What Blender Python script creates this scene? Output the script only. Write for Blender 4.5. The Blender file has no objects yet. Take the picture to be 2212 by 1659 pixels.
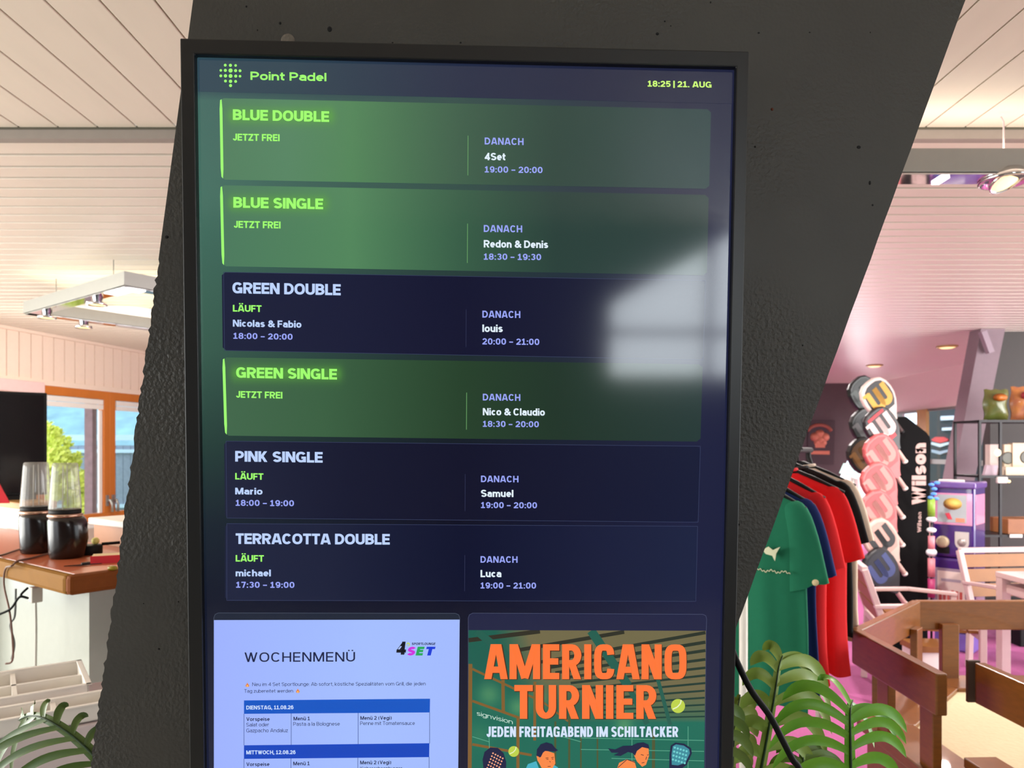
import bpy, bmesh, math, random
from mathutils import Vector, Matrix
random.seed(7)
R = math.radians
SC = bpy.context.scene
C = bpy.data.collections.new('place'); SC.collection.children.link(C)

# ------------------------------------------------------------------ camera, sky, lamps, exposure
F, CX, CY, H = 1560.0, 1106.0, 970.0, 1.5           # focal length (px), principal point, eye height
cam = bpy.data.cameras.new('camera'); camo = bpy.data.objects.new('camera', cam); C.objects.link(camo)
camo.location = (0, 0, H); camo.rotation_euler = (R(90), 0, 0)
cam.sensor_width = 36; cam.lens = 36 * F / 2212; cam.shift_y = (CY - 829.5) / 2212
cam.clip_start = 0.02; cam.clip_end = 200
cam.dof.use_dof = True; cam.dof.focus_distance = 0.95; cam.dof.aperture_fstop = 9.0
SC.camera = camo
SC.view_settings.view_transform = 'Standard'; SC.view_settings.look = 'None'
SC.view_settings.exposure = 0.0; SC.view_settings.gamma = 1; SC.view_settings.use_curve_mapping = False
SC.cycles.use_denoising = True
SC.cycles.max_bounces = 8; SC.cycles.diffuse_bounces = 4; SC.cycles.sample_clamp_indirect = 6

w = bpy.data.worlds.new('sky'); SC.world = w; w.use_nodes = True
bg = w.node_tree.nodes['Background']; bg.inputs[0].default_value = (0.88, 0.95, 1.0, 1); bg.inputs[1].default_value = 3.0

def area(name, loc, to, sx, sy, power, col, spread=180):
    l = bpy.data.lights.new(name, 'AREA'); l.shape = 'RECTANGLE'; l.size = sx; l.size_y = sy
    l.energy = power; l.color = col; l.spread = R(spread)
    o = bpy.data.objects.new(name, l); C.objects.link(o); o.location = loc
    o.rotation_euler = (Vector(to) - Vector(loc)).to_track_quat('-Z', 'Y').to_euler()
    return o
def spot(name, loc, to, power, col, ang=120, rad=0.05):
    l = bpy.data.lights.new(name, 'SPOT'); l.energy = power; l.color = col; l.spot_size = R(ang); l.spot_blend = 0.6; l.shadow_soft_size = rad
    o = bpy.data.objects.new(name, l); C.objects.link(o); o.location = loc
    o.rotation_euler = (Vector(to) - Vector(loc)).to_track_quat('-Z', 'Y').to_euler()
    return o
# area lamps added at the unseen open sides to brighten the room like daylight
area('daylight_fill_left', (-6.2, 2.2, 1.5), (0, 4.5, 1.6), 5.0, 2.0, 380, (1, .985, .91))
area('daylight_fill_shop', (6.6, 3.2, 1.5), (2, 7.0, 1.2), 4.5, 2.0, 250, (1, .96, .94))
# uplights on top of the two pendant fixtures and the row of ceiling spots of the shop
area('uplight_frame', (-2.4, 4.9, 2.475), (-2.4, 4.9, 3.5), 1.1, 1.1, 6, (1, .95, .62))
area('uplight_bar', (2.2, 2.36, 2.475), (2.2, 2.36, 3.5), 2.2, .07, 3, (1, .86, .74))
for k, (x, y) in enumerate([(4.45, 8.9), (4.25, 7.1), (2.6, 8.9), (2.4, 6.6), (2.0, 4.2), (3.0, 3.3)]):
    spot('shop_spot', (x, y, 2.53), (x, y, 0), 150, (1, .92, .88), 150)
area('daylight_far', (5.5, 12.45, 1.7), (4.4, 8, 1.6), 1.6, 1.2, 280, (1, .97, 1))
spot('frame_spot', (-2.75, 5.35, 2.33), (-4.1, 7.6, 1.7), 85, (1, .95, .86), 150)
spot('plant_spot', (1.62, 2.33, 2.33), (.75, 1.5, 1.0), 55, (1, .93, .80), 70)
spot('counter_spot', (-2.55, 4.25, 2.36), (-2.2, 3.0, 1.1), 40, (1, .86, .62), 100)

# ------------------------------------------------------------------ helpers
def px(u, v, d):
    """point of the place seen at photo pixel (u, v), d metres in front of the camera"""
    return Vector(((u - CX) / F * d, d, H - (v - CY) / F * d))
def pz(u, v, z):
    """the same, for a point at height z"""
    return px(u, v, (H - z) * F / (v - CY))
def lin(c):
    return tuple(((x / 255) / 12.92 if x / 255 <= .04045 else ((x / 255 + .055) / 1.055) ** 2.4) for x in c)
MATS = {}
def mat(name, rgb, rough=.6, metal=0., noise=.06, scale=30., bump=0., bscale=200., spec=.5, coat=0., emit=None, estr=1., trans=0., alpha=1., stretch=(1, 1, 1), rgb2=None):
    if name in MATS: return MATS[name]
    m = bpy.data.materials.new(name); m.use_nodes = True; nt = m.node_tree; N = nt.nodes; L = nt.links
    b = N['Principled BSDF']; col = lin(rgb)
    tc = N.new('ShaderNodeTexCoord'); mp = N.new('ShaderNodeMapping'); mp.inputs['Scale'].default_value = stretch
    L.new(tc.outputs['Object'], mp.inputs['Vector'])
    nz = N.new('ShaderNodeTexNoise'); nz.inputs['Scale'].default_value = scale; nz.inputs['Detail'].default_value = 4
    L.new(mp.outputs[0], nz.inputs['Vector'])
    mx = N.new('ShaderNodeMix'); mx.data_type = 'RGBA'
    c2 = lin(rgb2) if rgb2 else None
    mx.inputs['A'].default_value = (*[x * (1 - noise) for x in col], 1) if not c2 else (*col, 1)
    mx.inputs['B'].default_value = (*[min(1, x * (1 + noise)) for x in col], 1) if not c2 else (*c2, 1)
    L.new(nz.outputs['Fac'], mx.inputs['Factor']); L.new(mx.outputs['Result'], b.inputs['Base Color'])
    b.inputs['Roughness'].default_value = rough; b.inputs['Metallic'].default_value = metal
    b.inputs['Specular IOR Level'].default_value = spec; b.inputs['Coat Weight'].default_value = coat
    b.inputs['Transmission Weight'].default_value = trans; b.inputs['Alpha'].default_value = alpha
    if emit:
        b.inputs['Emission Color'].default_value = (*lin(emit), 1); b.inputs['Emission Strength'].default_value = estr
    if bump:
        n2 = N.new('ShaderNodeTexNoise'); n2.inputs['Scale'].default_value = bscale; n2.inputs['Detail'].default_value = 3
        L.new(mp.outputs[0], n2.inputs['Vector'])
        bp = N.new('ShaderNodeBump'); bp.inputs['Strength'].default_value = bump; bp.inputs['Distance'].default_value = .004
        L.new(n2.outputs['Fac'], bp.inputs['Height']); L.new(bp.outputs[0], b.inputs['Normal'])
    MATS[name] = m
    return m
def glass(name, tint=(245, 250, 255), gloss=.08, haze=0.):
    m = bpy.data.materials.new(name); m.use_nodes = True; nt = m.node_tree; N = nt.nodes; L = nt.links
    N.remove(N['Principled BSDF']); out = N['Material Output']
    t = N.new('ShaderNodeBsdfTransparent'); t.inputs[0].default_value = (*lin(tint), 1)
    g = N.new('ShaderNodeBsdfGlossy'); g.inputs['Roughness'].default_value = .03
    fr = N.new('ShaderNodeLayerWeight'); fr.inputs[0].default_value = .5
    pw = N.new('ShaderNodeMath'); pw.operation = 'POWER'; pw.inputs[1].default_value = 5; L.new(fr.outputs['Facing'], pw.inputs[0])
    mr = N.new('ShaderNodeMapRange'); mr.inputs['To Min'].default_value = gloss * .5; mr.inputs['To Max'].default_value = .7; L.new(pw.outputs[0], mr.inputs['Value'])
    mx = N.new('ShaderNodeMixShader'); L.new(mr.outputs[0], mx.inputs[0]); L.new(t.outputs[0], mx.inputs[1]); L.new(g.outputs[0], mx.inputs[2])
    if haze:
        df = N.new('ShaderNodeBsdfDiffuse'); df.inputs[0].default_value = (.9, .88, .84, 1); m2 = N.new('ShaderNodeMixShader'); m2.inputs[0].default_value = haze
        L.new(mx.outputs[0], m2.inputs[1]); L.new(df.outputs[0], m2.inputs[2]); mx = m2
    L.new(mx.outputs[0], out.inputs[0]); MATS[name] = m
    return m

class MB:
    """collects shapes into one mesh; world coordinates"""
    def __init__(s): s.v = []; s.f = []; s.mi = []; s.sm = []; s.col = []
    def add(s, vs, fs, mi=0, smooth=False, col=None):
        o = len(s.v); s.v += [Vector(p) for p in vs]; s.f += [tuple(o + i for i in f) for f in fs]
        s.mi += [mi] * len(fs); s.sm += [smooth] * len(fs)
        if col is not None: s.col += list(col) if isinstance(col, list) else [col] * len(vs)
        return s
    def box(s, c, size, ax=None, mi=0):
        ax = ax or (Vector((1, 0, 0)), Vector((0, 1, 0)), Vector((0, 0, 1))); c = Vector(c)
        vs = [c + ax[0] * (i * size[0] / 2) + ax[1] * (j * size[1] / 2) + ax[2] * (k * size[2] / 2) for k in (-1, 1) for j in (-1, 1) for i in (-1, 1)]
        return s.add(vs, [(0, 2, 3, 1), (4, 5, 7, 6), (0, 1, 5, 4), (2, 6, 7, 3), (0, 4, 6, 2), (1, 3, 7, 5)], mi)
    def bar(s, a, b, wd, ht, up=(0, 0, 1), mi=0):
        a = Vector(a); b = Vector(b); x = (b - a); L = x.length; x.normalize(); up = Vector(up)
        y = up.cross(x).normalized(); z = x.cross(y).normalized()
        return s.box((a + b) / 2, (L, wd, ht), (x, y, z), mi)
    def prism(s, poly, vec, mi=0):
        n = len(poly); vec = Vector(vec); vs = [Vector(p) for p in poly] + [Vector(p) + vec for p in poly]
        fs = [tuple(range(n))[::-1], tuple(range(n, 2 * n))] + [(i, (i + 1) % n, n + (i + 1) % n, n + i) for i in range(n)]
        return s.add(vs, fs, mi)
    def tube(s, pts, r, n=8, mi=0, caps=True):
        pts = [Vector(p) for p in pts]; vs = []; fs = []; prev = None
        for i, p in enumerate(pts):
            t = (pts[min(i + 1, len(pts) - 1)] - pts[max(i - 1, 0)]).normalized()
            if prev is None:
                prev = t.orthogonal().normalized()
            prev = (prev - t * prev.dot(t)).normalized(); b = t.cross(prev)
            rr = r[i] if isinstance(r, (list, tuple)) else r
            vs += [p + (prev * math.cos(2 * math.pi * k / n) + b * math.sin(2 * math.pi * k / n)) * rr for k in range(n)]
        for i in range(len(pts) - 1):
            fs += [(i * n + k, i * n + (k + 1) % n, (i + 1) * n + (k + 1) % n, (i + 1) * n + k) for k in range(n)]
        if caps: fs += [tuple(range(n))[::-1], tuple(range((len(pts) - 1) * n, len(pts) * n))]
        return s.add(vs, fs, mi, True)
    def lathe(s, c, prof, n=28, mi=0, ax=None):
        ax = ax or (Vector((1, 0, 0)), Vector((0, 1, 0)), Vector((0, 0, 1))); c = Vector(c); vs = []; fs = []
        for (r, z) in prof:
            vs += [c + ax[0] * (r * math.cos(2 * math.pi * k / n)) + ax[1] * (r * math.sin(2 * math.pi * k / n)) + ax[2] * z for k in range(n)]
        for i in range(len(prof) - 1):
            fs += [(i * n + k, i * n + (k + 1) % n, (i + 1) * n + (k + 1) % n, (i + 1) * n + k) for k in range(n)]
        if prof[0][0] > 1e-4: fs.append(tuple(range(n))[::-1])
        if prof[-1][0] > 1e-4: fs.append(tuple(range((len(prof) - 1) * n, len(prof) * n)))
        return s.add(vs, fs, mi, True)
    def sphere(s, c, r, mi=0, sc=(1, 1, 1)):
        prof = [(max(1e-5, r * math.sin(math.pi * i / 8)), -r * math.cos(math.pi * i / 8)) for i in range(9)]
        o = len(s.v); s.lathe(c, prof, 12, mi); c = Vector(c)
        for i in range(o, len(s.v)):
            d = s.v[i] - c; s.v[i] = c + Vector((d.x * sc[0], d.y * sc[1], d.z * sc[2]))
        return s
    def build(s, name, mats, parent=None, loc=None, bevel=0, local=False):
        """parent given: world coordinates are turned into the parent's frame unless local"""
        off = Vector((0, 0, 0))
        if parent is not None and not local:
            q = parent
            while q is not None: off = off + q.location; q = q.parent
        base = Vector(loc) if loc is not None else Vector((0, 0, 0))
        me = bpy.data.meshes.new(name)
        me.from_pydata([tuple(p - off - base) for p in s.v], [], s.f)
        mats = mats if isinstance(mats, (list, tuple)) else [mats]
        for m in mats: me.materials.append(m)
        for p, mi, sm in zip(me.polygons, s.mi, s.sm): p.material_index = mi; p.use_smooth = sm
        if s.col:
            at = me.color_attributes.new('display', 'FLOAT_COLOR', 'POINT')
            for i, c in enumerate(s.col): at.data[i].color = (*c, 1)
        bm = bmesh.new(); bm.from_mesh(me)
        if not s.col: bmesh.ops.recalc_face_normals(bm, faces=bm.faces)
        bm.to_mesh(me); bm.free()
        o = bpy.data.objects.new(name, me); C.objects.link(o); o.location = base
        if parent is not None: o.parent = parent
        if bevel:
            bv = o.modifiers.new('bevel', 'BEVEL'); bv.width = bevel; bv.segments = 2; bv.limit_method = 'ANGLE'
        return o
def tag(o, label, cat, group=None):
    o['label'] = label; o['category'] = cat
    if group: o['group'] = group
    return o
def thing(name, label, cat, loc=(0, 0, 0), rotz=0, group=None):
    o = bpy.data.objects.new(name, None); C.objects.link(o); o.empty_display_size = .05
    o.location = loc; o.rotation_euler = (0, 0, rotz)
    return tag(o, label, cat, group)
def struct(o): o['kind'] = 'structure'; return o
def dup(root, loc, rotz, label, group=None):
    r = root.copy(); C.objects.link(r); r.location = loc; r.rotation_euler = (root.rotation_euler.x, root.rotation_euler.y, rotz); r['label'] = label
    if group: r['group'] = group
    for ch in list(root.children):
        c = ch.copy(); C.objects.link(c); c.parent = r
        for g in list(ch.children):
            d = g.copy(); C.objects.link(d); d.parent = c
    return r
# ------------------------------------------------------------------ block lettering drawn as strokes
XH, DE = .73, -.26
def arc(cx, cy, rx, ry, a0, a1, n=10):
    return [(cx + rx * math.cos(R(a0 + (a1 - a0) * i / n)), cy + ry * math.sin(R(a0 + (a1 - a0) * i / n))) for i in range(n + 1)]
def letter(ch, wt, sq):
    """strokes of one letter: (width, [(points, closed)], ymin, ymax); wt = stroke width in cap heights, sq = condensing factor"""
    h = wt / 2; Wd = dict(A=.80, B=.70, C=.76, D=.75, E=.61, F=.58, G=.80, H=.74, I=wt, J=.54, K=.74, L=.56, M=.90, N=.75, O=.82, P=.68, Q=.82, R=.72, S=.70, T=.66, U=.73, V=.76, W=1.08, X=.74, Y=.74, Z=.66,
        a=.58, b=.62, c=.56, d=.62, e=.59, f=.38, g=.62, h=.59, i=wt, j=.26, k=.57, l=wt, m=.92, n=.59, o=.62, p=.62, q=.62, r=.40, s=.54, t=.38, u=.59, v=.58, w=.84, x=.58, y=.58, z=.52)
    Wd.update({'0': .64, '1': .56, '2': .62, '3': .62, '4': .66, '5': .62, '6': .63, '7': .58, '8': .64, '9': .63, ':': wt, '.': wt, ',': wt, '–': .52, '-': .36, '|': wt * .5, '&': .78, '(': .32, ')': .32})
    base = {'Ä': 'A', 'Ü': 'U', 'ü': 'u', 'ö': 'o', 'ä': 'a'}.get(ch, ch)
    W = Wd.get(base, .6)
    if W > wt: W = max(W * (sq if base not in 'MW' else max(sq, .86)), wt * 1.6)
    ex = .86 if sq > .8 else .55
    def se(a): return math.copysign(abs(a) ** ex, a)
    l, r, m = h, W - h, W / 2; b, x, c, d = h, XH - h, 1 - h, DE + h; mid = .5 + h * .1; e = h * 1.4
    P = []; lo, hi = 0, 1
    def p(*pts): P.append((list(pts), False))
    def ring(y0, y1, x0=l, x1=r):
        cx, cy, rx, ry = (x0 + x1) / 2, (y0 + y1) / 2, (x1 - x0) / 2, (y1 - y0) / 2; o = []
        for i in range(28):
            a = 2 * math.pi * i / 28; ca, sa = math.cos(a), math.sin(a)
            o.append((cx + rx * se(ca), cy + ry * se(sa)))
        P.append((o, True))
    k = base
    if k == 'A': p((l - h * .5, -e), (m - h * .25, 1 + e)); p((r + h * .5, -e), (m + h * .25, 1 + e)); p((l + .16 * W, .27), (r - .16 * W, .27))
    elif k == 'B':
        p((l, 0), (l, 1)); p((l, c), (m, c), *arc(m, (c + mid) / 2, r - m - .03, (c - mid) / 2, 90, -90)[0:], (l, mid)); p((l, mid), (m, mid), *arc(m, (b + mid) / 2, r - m, (mid - b) / 2, 90, -90), (l, b))
    elif k in 'CG' and k != '':
        rx, ry = (r - l) / 2, (c - b) / 2; cx = (l + r) / 2
        P.append(([(cx + rx * se(math.cos(R(q))), .5 + ry * se(math.sin(R(q)))) for q in ([38 + 284 * i / 26 for i in range(27)] if sq > .8 else [16 + 328 * i / 30 for i in range(31)])], False))
        if k == 'G': p((m + .02, .44), (r + h * .3, .44)); p((r - h * .2, .44 + h), (r - h * .2, 0 + .02))
    elif k == 'D': p((l, 0), (l, 1)); p((l, c), (m * .9, c), *arc(m * .9, .5, r - m * .9, c - .5, 90, -90, 14), (l, b))
    elif k == 'E': p((l, 0), (l, 1)); p((l, c), (W, c)); p((l, mid), (W * .94, mid)); p((l, b), (W, b))
    elif k == 'F': p((l, 0), (l, 1)); p((l, c), (W, c)); p((l, mid - .03), (W * .92, mid - .03))
    elif k == 'H': p((l, 0), (l, 1)); p((r, 0), (r, 1)); p((l, .5), (r, .5))
    elif k == 'I': p((m, 0), (m, 1))
    elif k == 'J': p((r, 1), (r, .30), *arc(m, .30, (r - l) / 2, .30 - b, 0, -178, 12))
    elif k == 'K': p((l, 0), (l, 1)); p((l + h * .6, .36), (r + h * .1, 1 + e)); p((l + (r - l) * .32, .56), (r + h * .3, -e))
    elif k == 'L': p((l, 0), (l, 1)); p((l, b), (W, b))
    elif k == 'M': p((l, 0), (l, 1)); p((r, 0), (r, 1)); p((l + h * .2, 1 + e * .3), (m, h * .3)); p((r - h * .2, 1 + e * .3), (m, h * .3))
    elif k == 'N': p((l, 0), (l, 1)); p((r, 0), (r, 1)); p((l, 1 + e * .2), (r, -e * .2))
    elif k in 'OQ0': ring(b, c)
    elif k == 'P': p((l, 0), (l, 1)); p((l, c), (m, c), *arc(m, (c + .42) / 2, r - m, (c - .42) / 2, 90, -90), (l, .42))
    elif k == 'R': p((l, 0), (l, 1)); p((l, c), (m, c), *arc(m, (c + .46) / 2, r - m, (c - .46) / 2, 90, -90), (l, .46)); p((m, .46), (r + h * .3, -e))
    elif k in 'Ss':
        t = c if k == 'S' else x; md = (t + b) / 2; ry = (t - md) / 2; rx = (r - l) / 2; cx = (l + r) / 2
        P.append((arc(cx, t - ry, rx * .96, ry, 25, 215, 14) + [(cx, md)] + arc(cx, b + ry, rx, ry, 35, -155, 14), False)); hi = 1 if k == 'S' else XH
    elif k == 'T': p((m, 0), (m, 1)); p((0, c), (W, c))
    elif k == 'U': p((l, 1), (l, .34), *arc(m, .34, m - l, .34 - b, 180, 360, 14), (r, 1))
    elif k == 'V': p((l - h * .5, 1 + e), (m, h * .4)); p((r + h * .5, 1 + e), (m, h * .4))
    elif k in 'Ww':
        hi = 1 if k == 'W' else XH; t = hi + e; q1, q2 = l + (r - l) * .27, r - (r - l) * .27
        p((l - h * .3, t), (q1, -e * .2)); p((q1, -e * .2), (m, hi)); p((m, hi), (q2, -e * .2)); p((q2, -e * .2), (r + h * .3, t))
    elif k in 'Xx': hi = 1 if k == 'X' else XH; p((l, -e), (r, hi + e)); p((r, -e), (l, hi + e))
    elif k == 'Y': p((m, 0), (m, .42)); p((m, .40), (l - h * .3, 1 + e)); p((m, .40), (r + h * .3, 1 + e))
    elif k in 'Zz': hi = 1 if k == 'Z' else XH; p((0, hi - h), (W, hi - h)); p((0, b), (W, b)); p((l, b), (r, hi - h))
    elif k == 'a':
        hi = XH; p((r, 0), (r, x - .16), *arc(m, x - .16, r - m, .16, 0, 160, 10)); p((r, .43), (m, .43), *arc(m, (.43 + b) / 2, m - l, (.43 - b) / 2, 90, 270, 10), (r, b + .06))
    elif k in 'bp': 
        ring(b, x); p((l, 0 if k == 'b' else DE), (l, 1 if k == 'b' else XH)); lo = 0 if k == 'b' else DE; hi = 1 if k == 'b' else XH
    elif k in 'dq': ring(b, x); p((r, 0 if k == 'd' else DE), (r, 1 if k == 'd' else XH)); lo = 0 if k == 'd' else DE; hi = 1 if k == 'd' else XH
    elif k == 'c': P.append((arc(m, (b + x) / 2, m - l, (x - b) / 2, 40, 320, 22), False)); hi = XH
    elif k == 'e': P.append(([(l, .36)] + [(r, .36)] + arc(m, (b + x) / 2, m - l, (x - b) / 2, 0, 315, 24), False)); hi = XH
    elif k == 'f': p((W * .45, 0), (W * .45, .8), *arc(W, .8, W * .55, .2 - h, 180, 100, 6)); p((0, x), (W, x))
    elif k == 'g': ring(b, x); p((r, XH), (r, d + .14), *arc(m, d + .14, m - l, .14, 0, -165, 10)); lo, hi = DE, XH
    elif k in 'hn': p((l, 0), (l, 1 if k == 'h' else XH)); p((l, x - .2), *arc(m, x - .22, m - l, .22, 175, 0, 10), (r, 0)); hi = 1 if k == 'h' else XH
    elif k == 'i': p((m, 0), (m, XH)); p((m, 1 - wt * .85), (m, 1))
    elif k == 'j': p((r, XH), (r, d + .1), *arc(r - .14, d + .1, .14, .1, 0, -90, 6)); p((r, 1 - wt * .85), (r, 1)); lo = DE
    elif k == 'k': p((l, 0), (l, 1)); p((l, .24), (r, XH + .03)); p((l + .1, .36), (r + h * .3, -e))
    elif k == 'l': p((m, 0), (m, 1))
    elif k == 'm':
        hi = XH; p((l, 0), (l, XH)); q = (r - l) / 4
        for s in (l, m): p((s, x - .2), *arc(s + q, x - .2, q, .2, 175, 0, 10), (s + 2 * q, 0))
    elif k == 'o': ring(b, x); hi = XH
    elif k == 'r': p((l, 0), (l, XH)); p((l, x - .24), *arc(r + .05, x - .24, r + .05 - l, .24, 178, 92, 7)); hi = XH
    elif k == 't': p((W * .42, .94), (W * .42, .2), *arc(W, .2, W * .58, .2 - b, 180, 262, 6)); p((0, x), (W, x))
    elif k == 'u': p((r, 0), (r, XH)); p((l, XH), (l, .28), *arc(m, .28, m - l, .28 - b, 180, 355, 10)); hi = XH
    elif k == 'v': p((l - h * .4, XH + e), (m, 0)); p((r + h * .4, XH + e), (m, 0)); hi = XH
    elif k == 'y': p((l - h * .4, XH + e), (m, .02)); p((r + h * .4, XH + e), (l + .06, DE - e)); lo, hi = DE, XH
    elif k == '1': p((m, 0), (m, 1)); p((m, c - h * .2), (l * .6, c - .17)); p((0, b), (W, b))
    elif k == '2': p(*arc(m, c - .25, m - l, .25, 165, -25, 12), (l, b + h * .3)); p((0, b), (W, b))
    elif k == '3': p(*arc(m, (c + mid) / 2, m - l - .02, (c - mid) / 2, 155, -90, 12)); p(*arc(m, (mid + b) / 2, m - l, (mid - b) / 2, 90, -155, 12))
    elif k == '4': p((r - .1, 0), (r - .1, 1)); p((r - .1, c), (l, .3)); p((0, .27), (W, .27))
    elif k == '5': p((W * .94, c), (l + .06, c), (l + .02, .52), *arc(m, .34, m - l, .34 - b, 118, -150, 14))
    elif k in '69':
        f = (lambda q: q) if k == '6' else (lambda q: [(W - a, 1 - y) for a, y in q])
        o = []; cy, ry = (b + .62) / 2, (.62 - b) / 2
        P.append((f(arc(m, cy, m - l, ry, 0, 360, 24)[:-1]), True)); P.append((f([(l, cy)] + arc(m, .62, m - l, c - .62, 170, 35, 10)), False))
    elif k == '7': p((0, c), (W, c)); p((r, c), (l + .1, -e))
    elif k == '8': ring(mid, c, l + .03, r - .03); ring(b, mid)
    elif k == ':': p((m, 0), (m, wt)); p((m, .52), (m, .52 + wt))
    elif k == '.': p((m, 0), (m, wt))
    elif k == ',': p((m, wt), (m, 0), (m - wt * .3, -.14)); lo = -.2
    elif k in '–-': p((0, .42), (W, .42))
    elif k == '|': p((m, -.15), (m, 1.05)); lo, hi = -.15, 1.05
    elif k == '&': P.append(([(W, h * .2)] + [(l + .14, c - .26)] + arc(m - .05, c - .19, .17, .19, 190, -20, 10) + [(l + .06, .4)] + arc(m - .07, .27, m - .07 - l, .27 - b, 150, 300, 10) + [(W * .97, .5)], False))
    elif k == '(': p(*arc(W + .1, .42, W + .1 - l, .66, 140, 220, 8)); lo, hi = -.2, 1.05
    elif k == ')': p(*arc(-.1, .42, W + .1 - l, .66, 40, -40, 8)); lo, hi = -.2, 1.05
    if ch in 'ÄÜüöä':
        t = (1.1 if ch in 'ÄÜ' else .84); hi = t + wt; s = max(wt * .75, W * .2)
        for q in (m - s, m + s): P.append(([(q, t), (q, t + wt * .9)], False, True))
    return W, P, lo, hi
def clipy(poly, y, keep_above):
    o = []
    for i in range(len(poly)):
        a, b = poly[i], poly[(i + 1) % len(poly)]; ia = (a[1] >= y) == keep_above or a[1] == y; ib = (b[1] >= y) == keep_above or b[1] == y
        if ia: o.append(a)
        if ia != ib: t = (y - a[1]) / (b[1] - a[1]); o.append((a[0] + (b[0] - a[0]) * t, y))
    return o
_TXT = {}
def glyphs(s, wt=.2, gap=.09, sq=1.):
    """lettering as flat pieces: verts with x in 0..1 of the line's width and y in cap heights"""
    k = (s, wt, gap, sq)
    if k in _TXT: return _TXT[k]
    V = []; Fc = []; X = 0
    for ch in s:
        if ch == ' ': X += .31 * max(sq, .7); continue
        W, P, lo, hi = letter(ch, wt, sq)
        cap_hi = {True: 1.0}.get(ch in 'ÄÜ', XH) if ch in 'ÄÜüöä' else hi
        for st in P:
            pts, closed = [p for i, p in enumerate(st[0]) if i == 0 or abs(p[0] - st[0][i - 1][0]) + abs(p[1] - st[0][i - 1][1]) > 1e-4], st[1]; top = hi if len(st) > 2 else cap_hi; n = len(pts); q = []
            for i in range(n):
                a = pts[i - 1] if (i or closed) else None; c_ = pts[(i + 1) % n] if (i < n - 1 or closed) else None; p = pts[i]
                d1 = Vector((p[0] - a[0], p[1] - a[1])).normalized() if a else None; d2 = Vector((c_[0] - p[0], c_[1] - p[1])).normalized() if c_ else None
                if d1 is None: d1 = d2
                if d2 is None: d2 = d1
                t = d1 + d2
                t = t.normalized() if t.length > 1e-6 else d1
                nn = Vector((-t.y, t.x)); sc = 1 / max(.45, nn.dot(Vector((-d1.y, d1.x)))); q.append((Vector(p) + nn * wt / 2 * sc, Vector(p) - nn * wt / 2 * sc))
            for i in range(n if closed else n - 1):
                (a1, a2), (b1, b2) = q[i], q[(i + 1) % n]; poly = [tuple(a1), tuple(b1), tuple(b2), tuple(a2)]
                poly = clipy(clipy(poly, lo, True), top, False)
                if len(poly) < 3: continue
                Fc.append(tuple(range(len(V), len(V) + len(poly)))[::-1]); V += [(X + a, b) for a, b in poly]
        X += W + gap
    x0 = min(v[0] for v in V); x1 = max(v[0] for v in V)
    _TXT[k] = ([((a - x0) / (x1 - x0), b) for a, b in V], Fc, x1 - x0)
    return _TXT[k]

# ------------------------------------------------------------------ materials
M = dict(
    plank=mat('painted_ceiling_plank', (226, 214, 198), .45, noise=.05, scale=3, stretch=(6, 1, 1)),
    plankx=mat('painted_ceiling_plank_cross', (226, 214, 200), .35, noise=.05, scale=3, stretch=(1, 6, 1)),
    stepshade=mat('ceiling_step_shade', (150, 140, 132), .6),
    cream=mat('cream_panelling', (236, 214, 196), .6, noise=.03),
    concrete=None,
    dark=mat('dark_wall_paint', (84, 74, 76), .7),
    mauve=mat('mauve_paint', (132, 112, 120), .7),
    pinkfloor=mat('pink_carpet', (172, 88, 140), .95, noise=.12, scale=60, bump=.3, bscale=300),
    tv=mat('black_plastic', (14, 15, 17), .38, noise=.1),
    black=mat('matt_black', (10, 9, 10), .6, spec=.3), bmetal=mat('black_metal', (30, 28, 30), .45, metal=.3),
    white=mat('white_paint', (232, 226, 218), .5, noise=.03), whitem=mat('white_powder_coat', (208, 182, 180), .5, noise=.03),
    chrome=mat('chrome', (225, 225, 228), .06, metal=1, noise=.02), alu=mat('satin_aluminium', (158, 156, 150), .38, metal=.6, noise=.04),
    orange=mat('orange_window_wood', (196, 112, 40), .5, noise=.15, scale=8, stretch=(1, 1, .1)),
    counter=mat('terracotta_laminate', (186, 96, 60), .35, noise=.06), counteredge=mat('counter_edge_wood', (132, 90, 34), .65, noise=.2, spec=.08, scale=12),
    wood=mat('oiled_hardwood', (122, 72, 24), .32, noise=.3, scale=7, stretch=(3, 3, 14), coat=.25),
    slat=mat('teak_slat', (138, 88, 38), .5, noise=.2, scale=12), oak=mat('light_oak', (188, 140, 76), .5, noise=.15, scale=10),
    creamtex=mat('cream_textured_cover', (204, 188, 152), .9, noise=.05, bump=.5, bscale=60),
    leaf=mat('leaf_green', (84, 158, 28), .4, noise=.3, scale=18, rgb2=(128, 186, 44)),
    leafd=mat('leaf_dark_green', (70, 112, 28), .4, noise=.3, scale=18, rgb2=(124, 142, 62)),
    stem=mat('leaf_rib_dark', (26, 58, 20), .5),
    purple=mat('purple_plastic', (58, 26, 108), .25, noise=.08, coat=.5), purplel=mat('lilac_plastic', (118, 96, 178), .35),
    red=mat('red_plastic', (206, 40, 52), .5),
    cable=mat('cable_black', (5, 5, 6), .6, spec=.2), cableg=mat('cable_grey', (96, 100, 98), .5),
)
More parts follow.
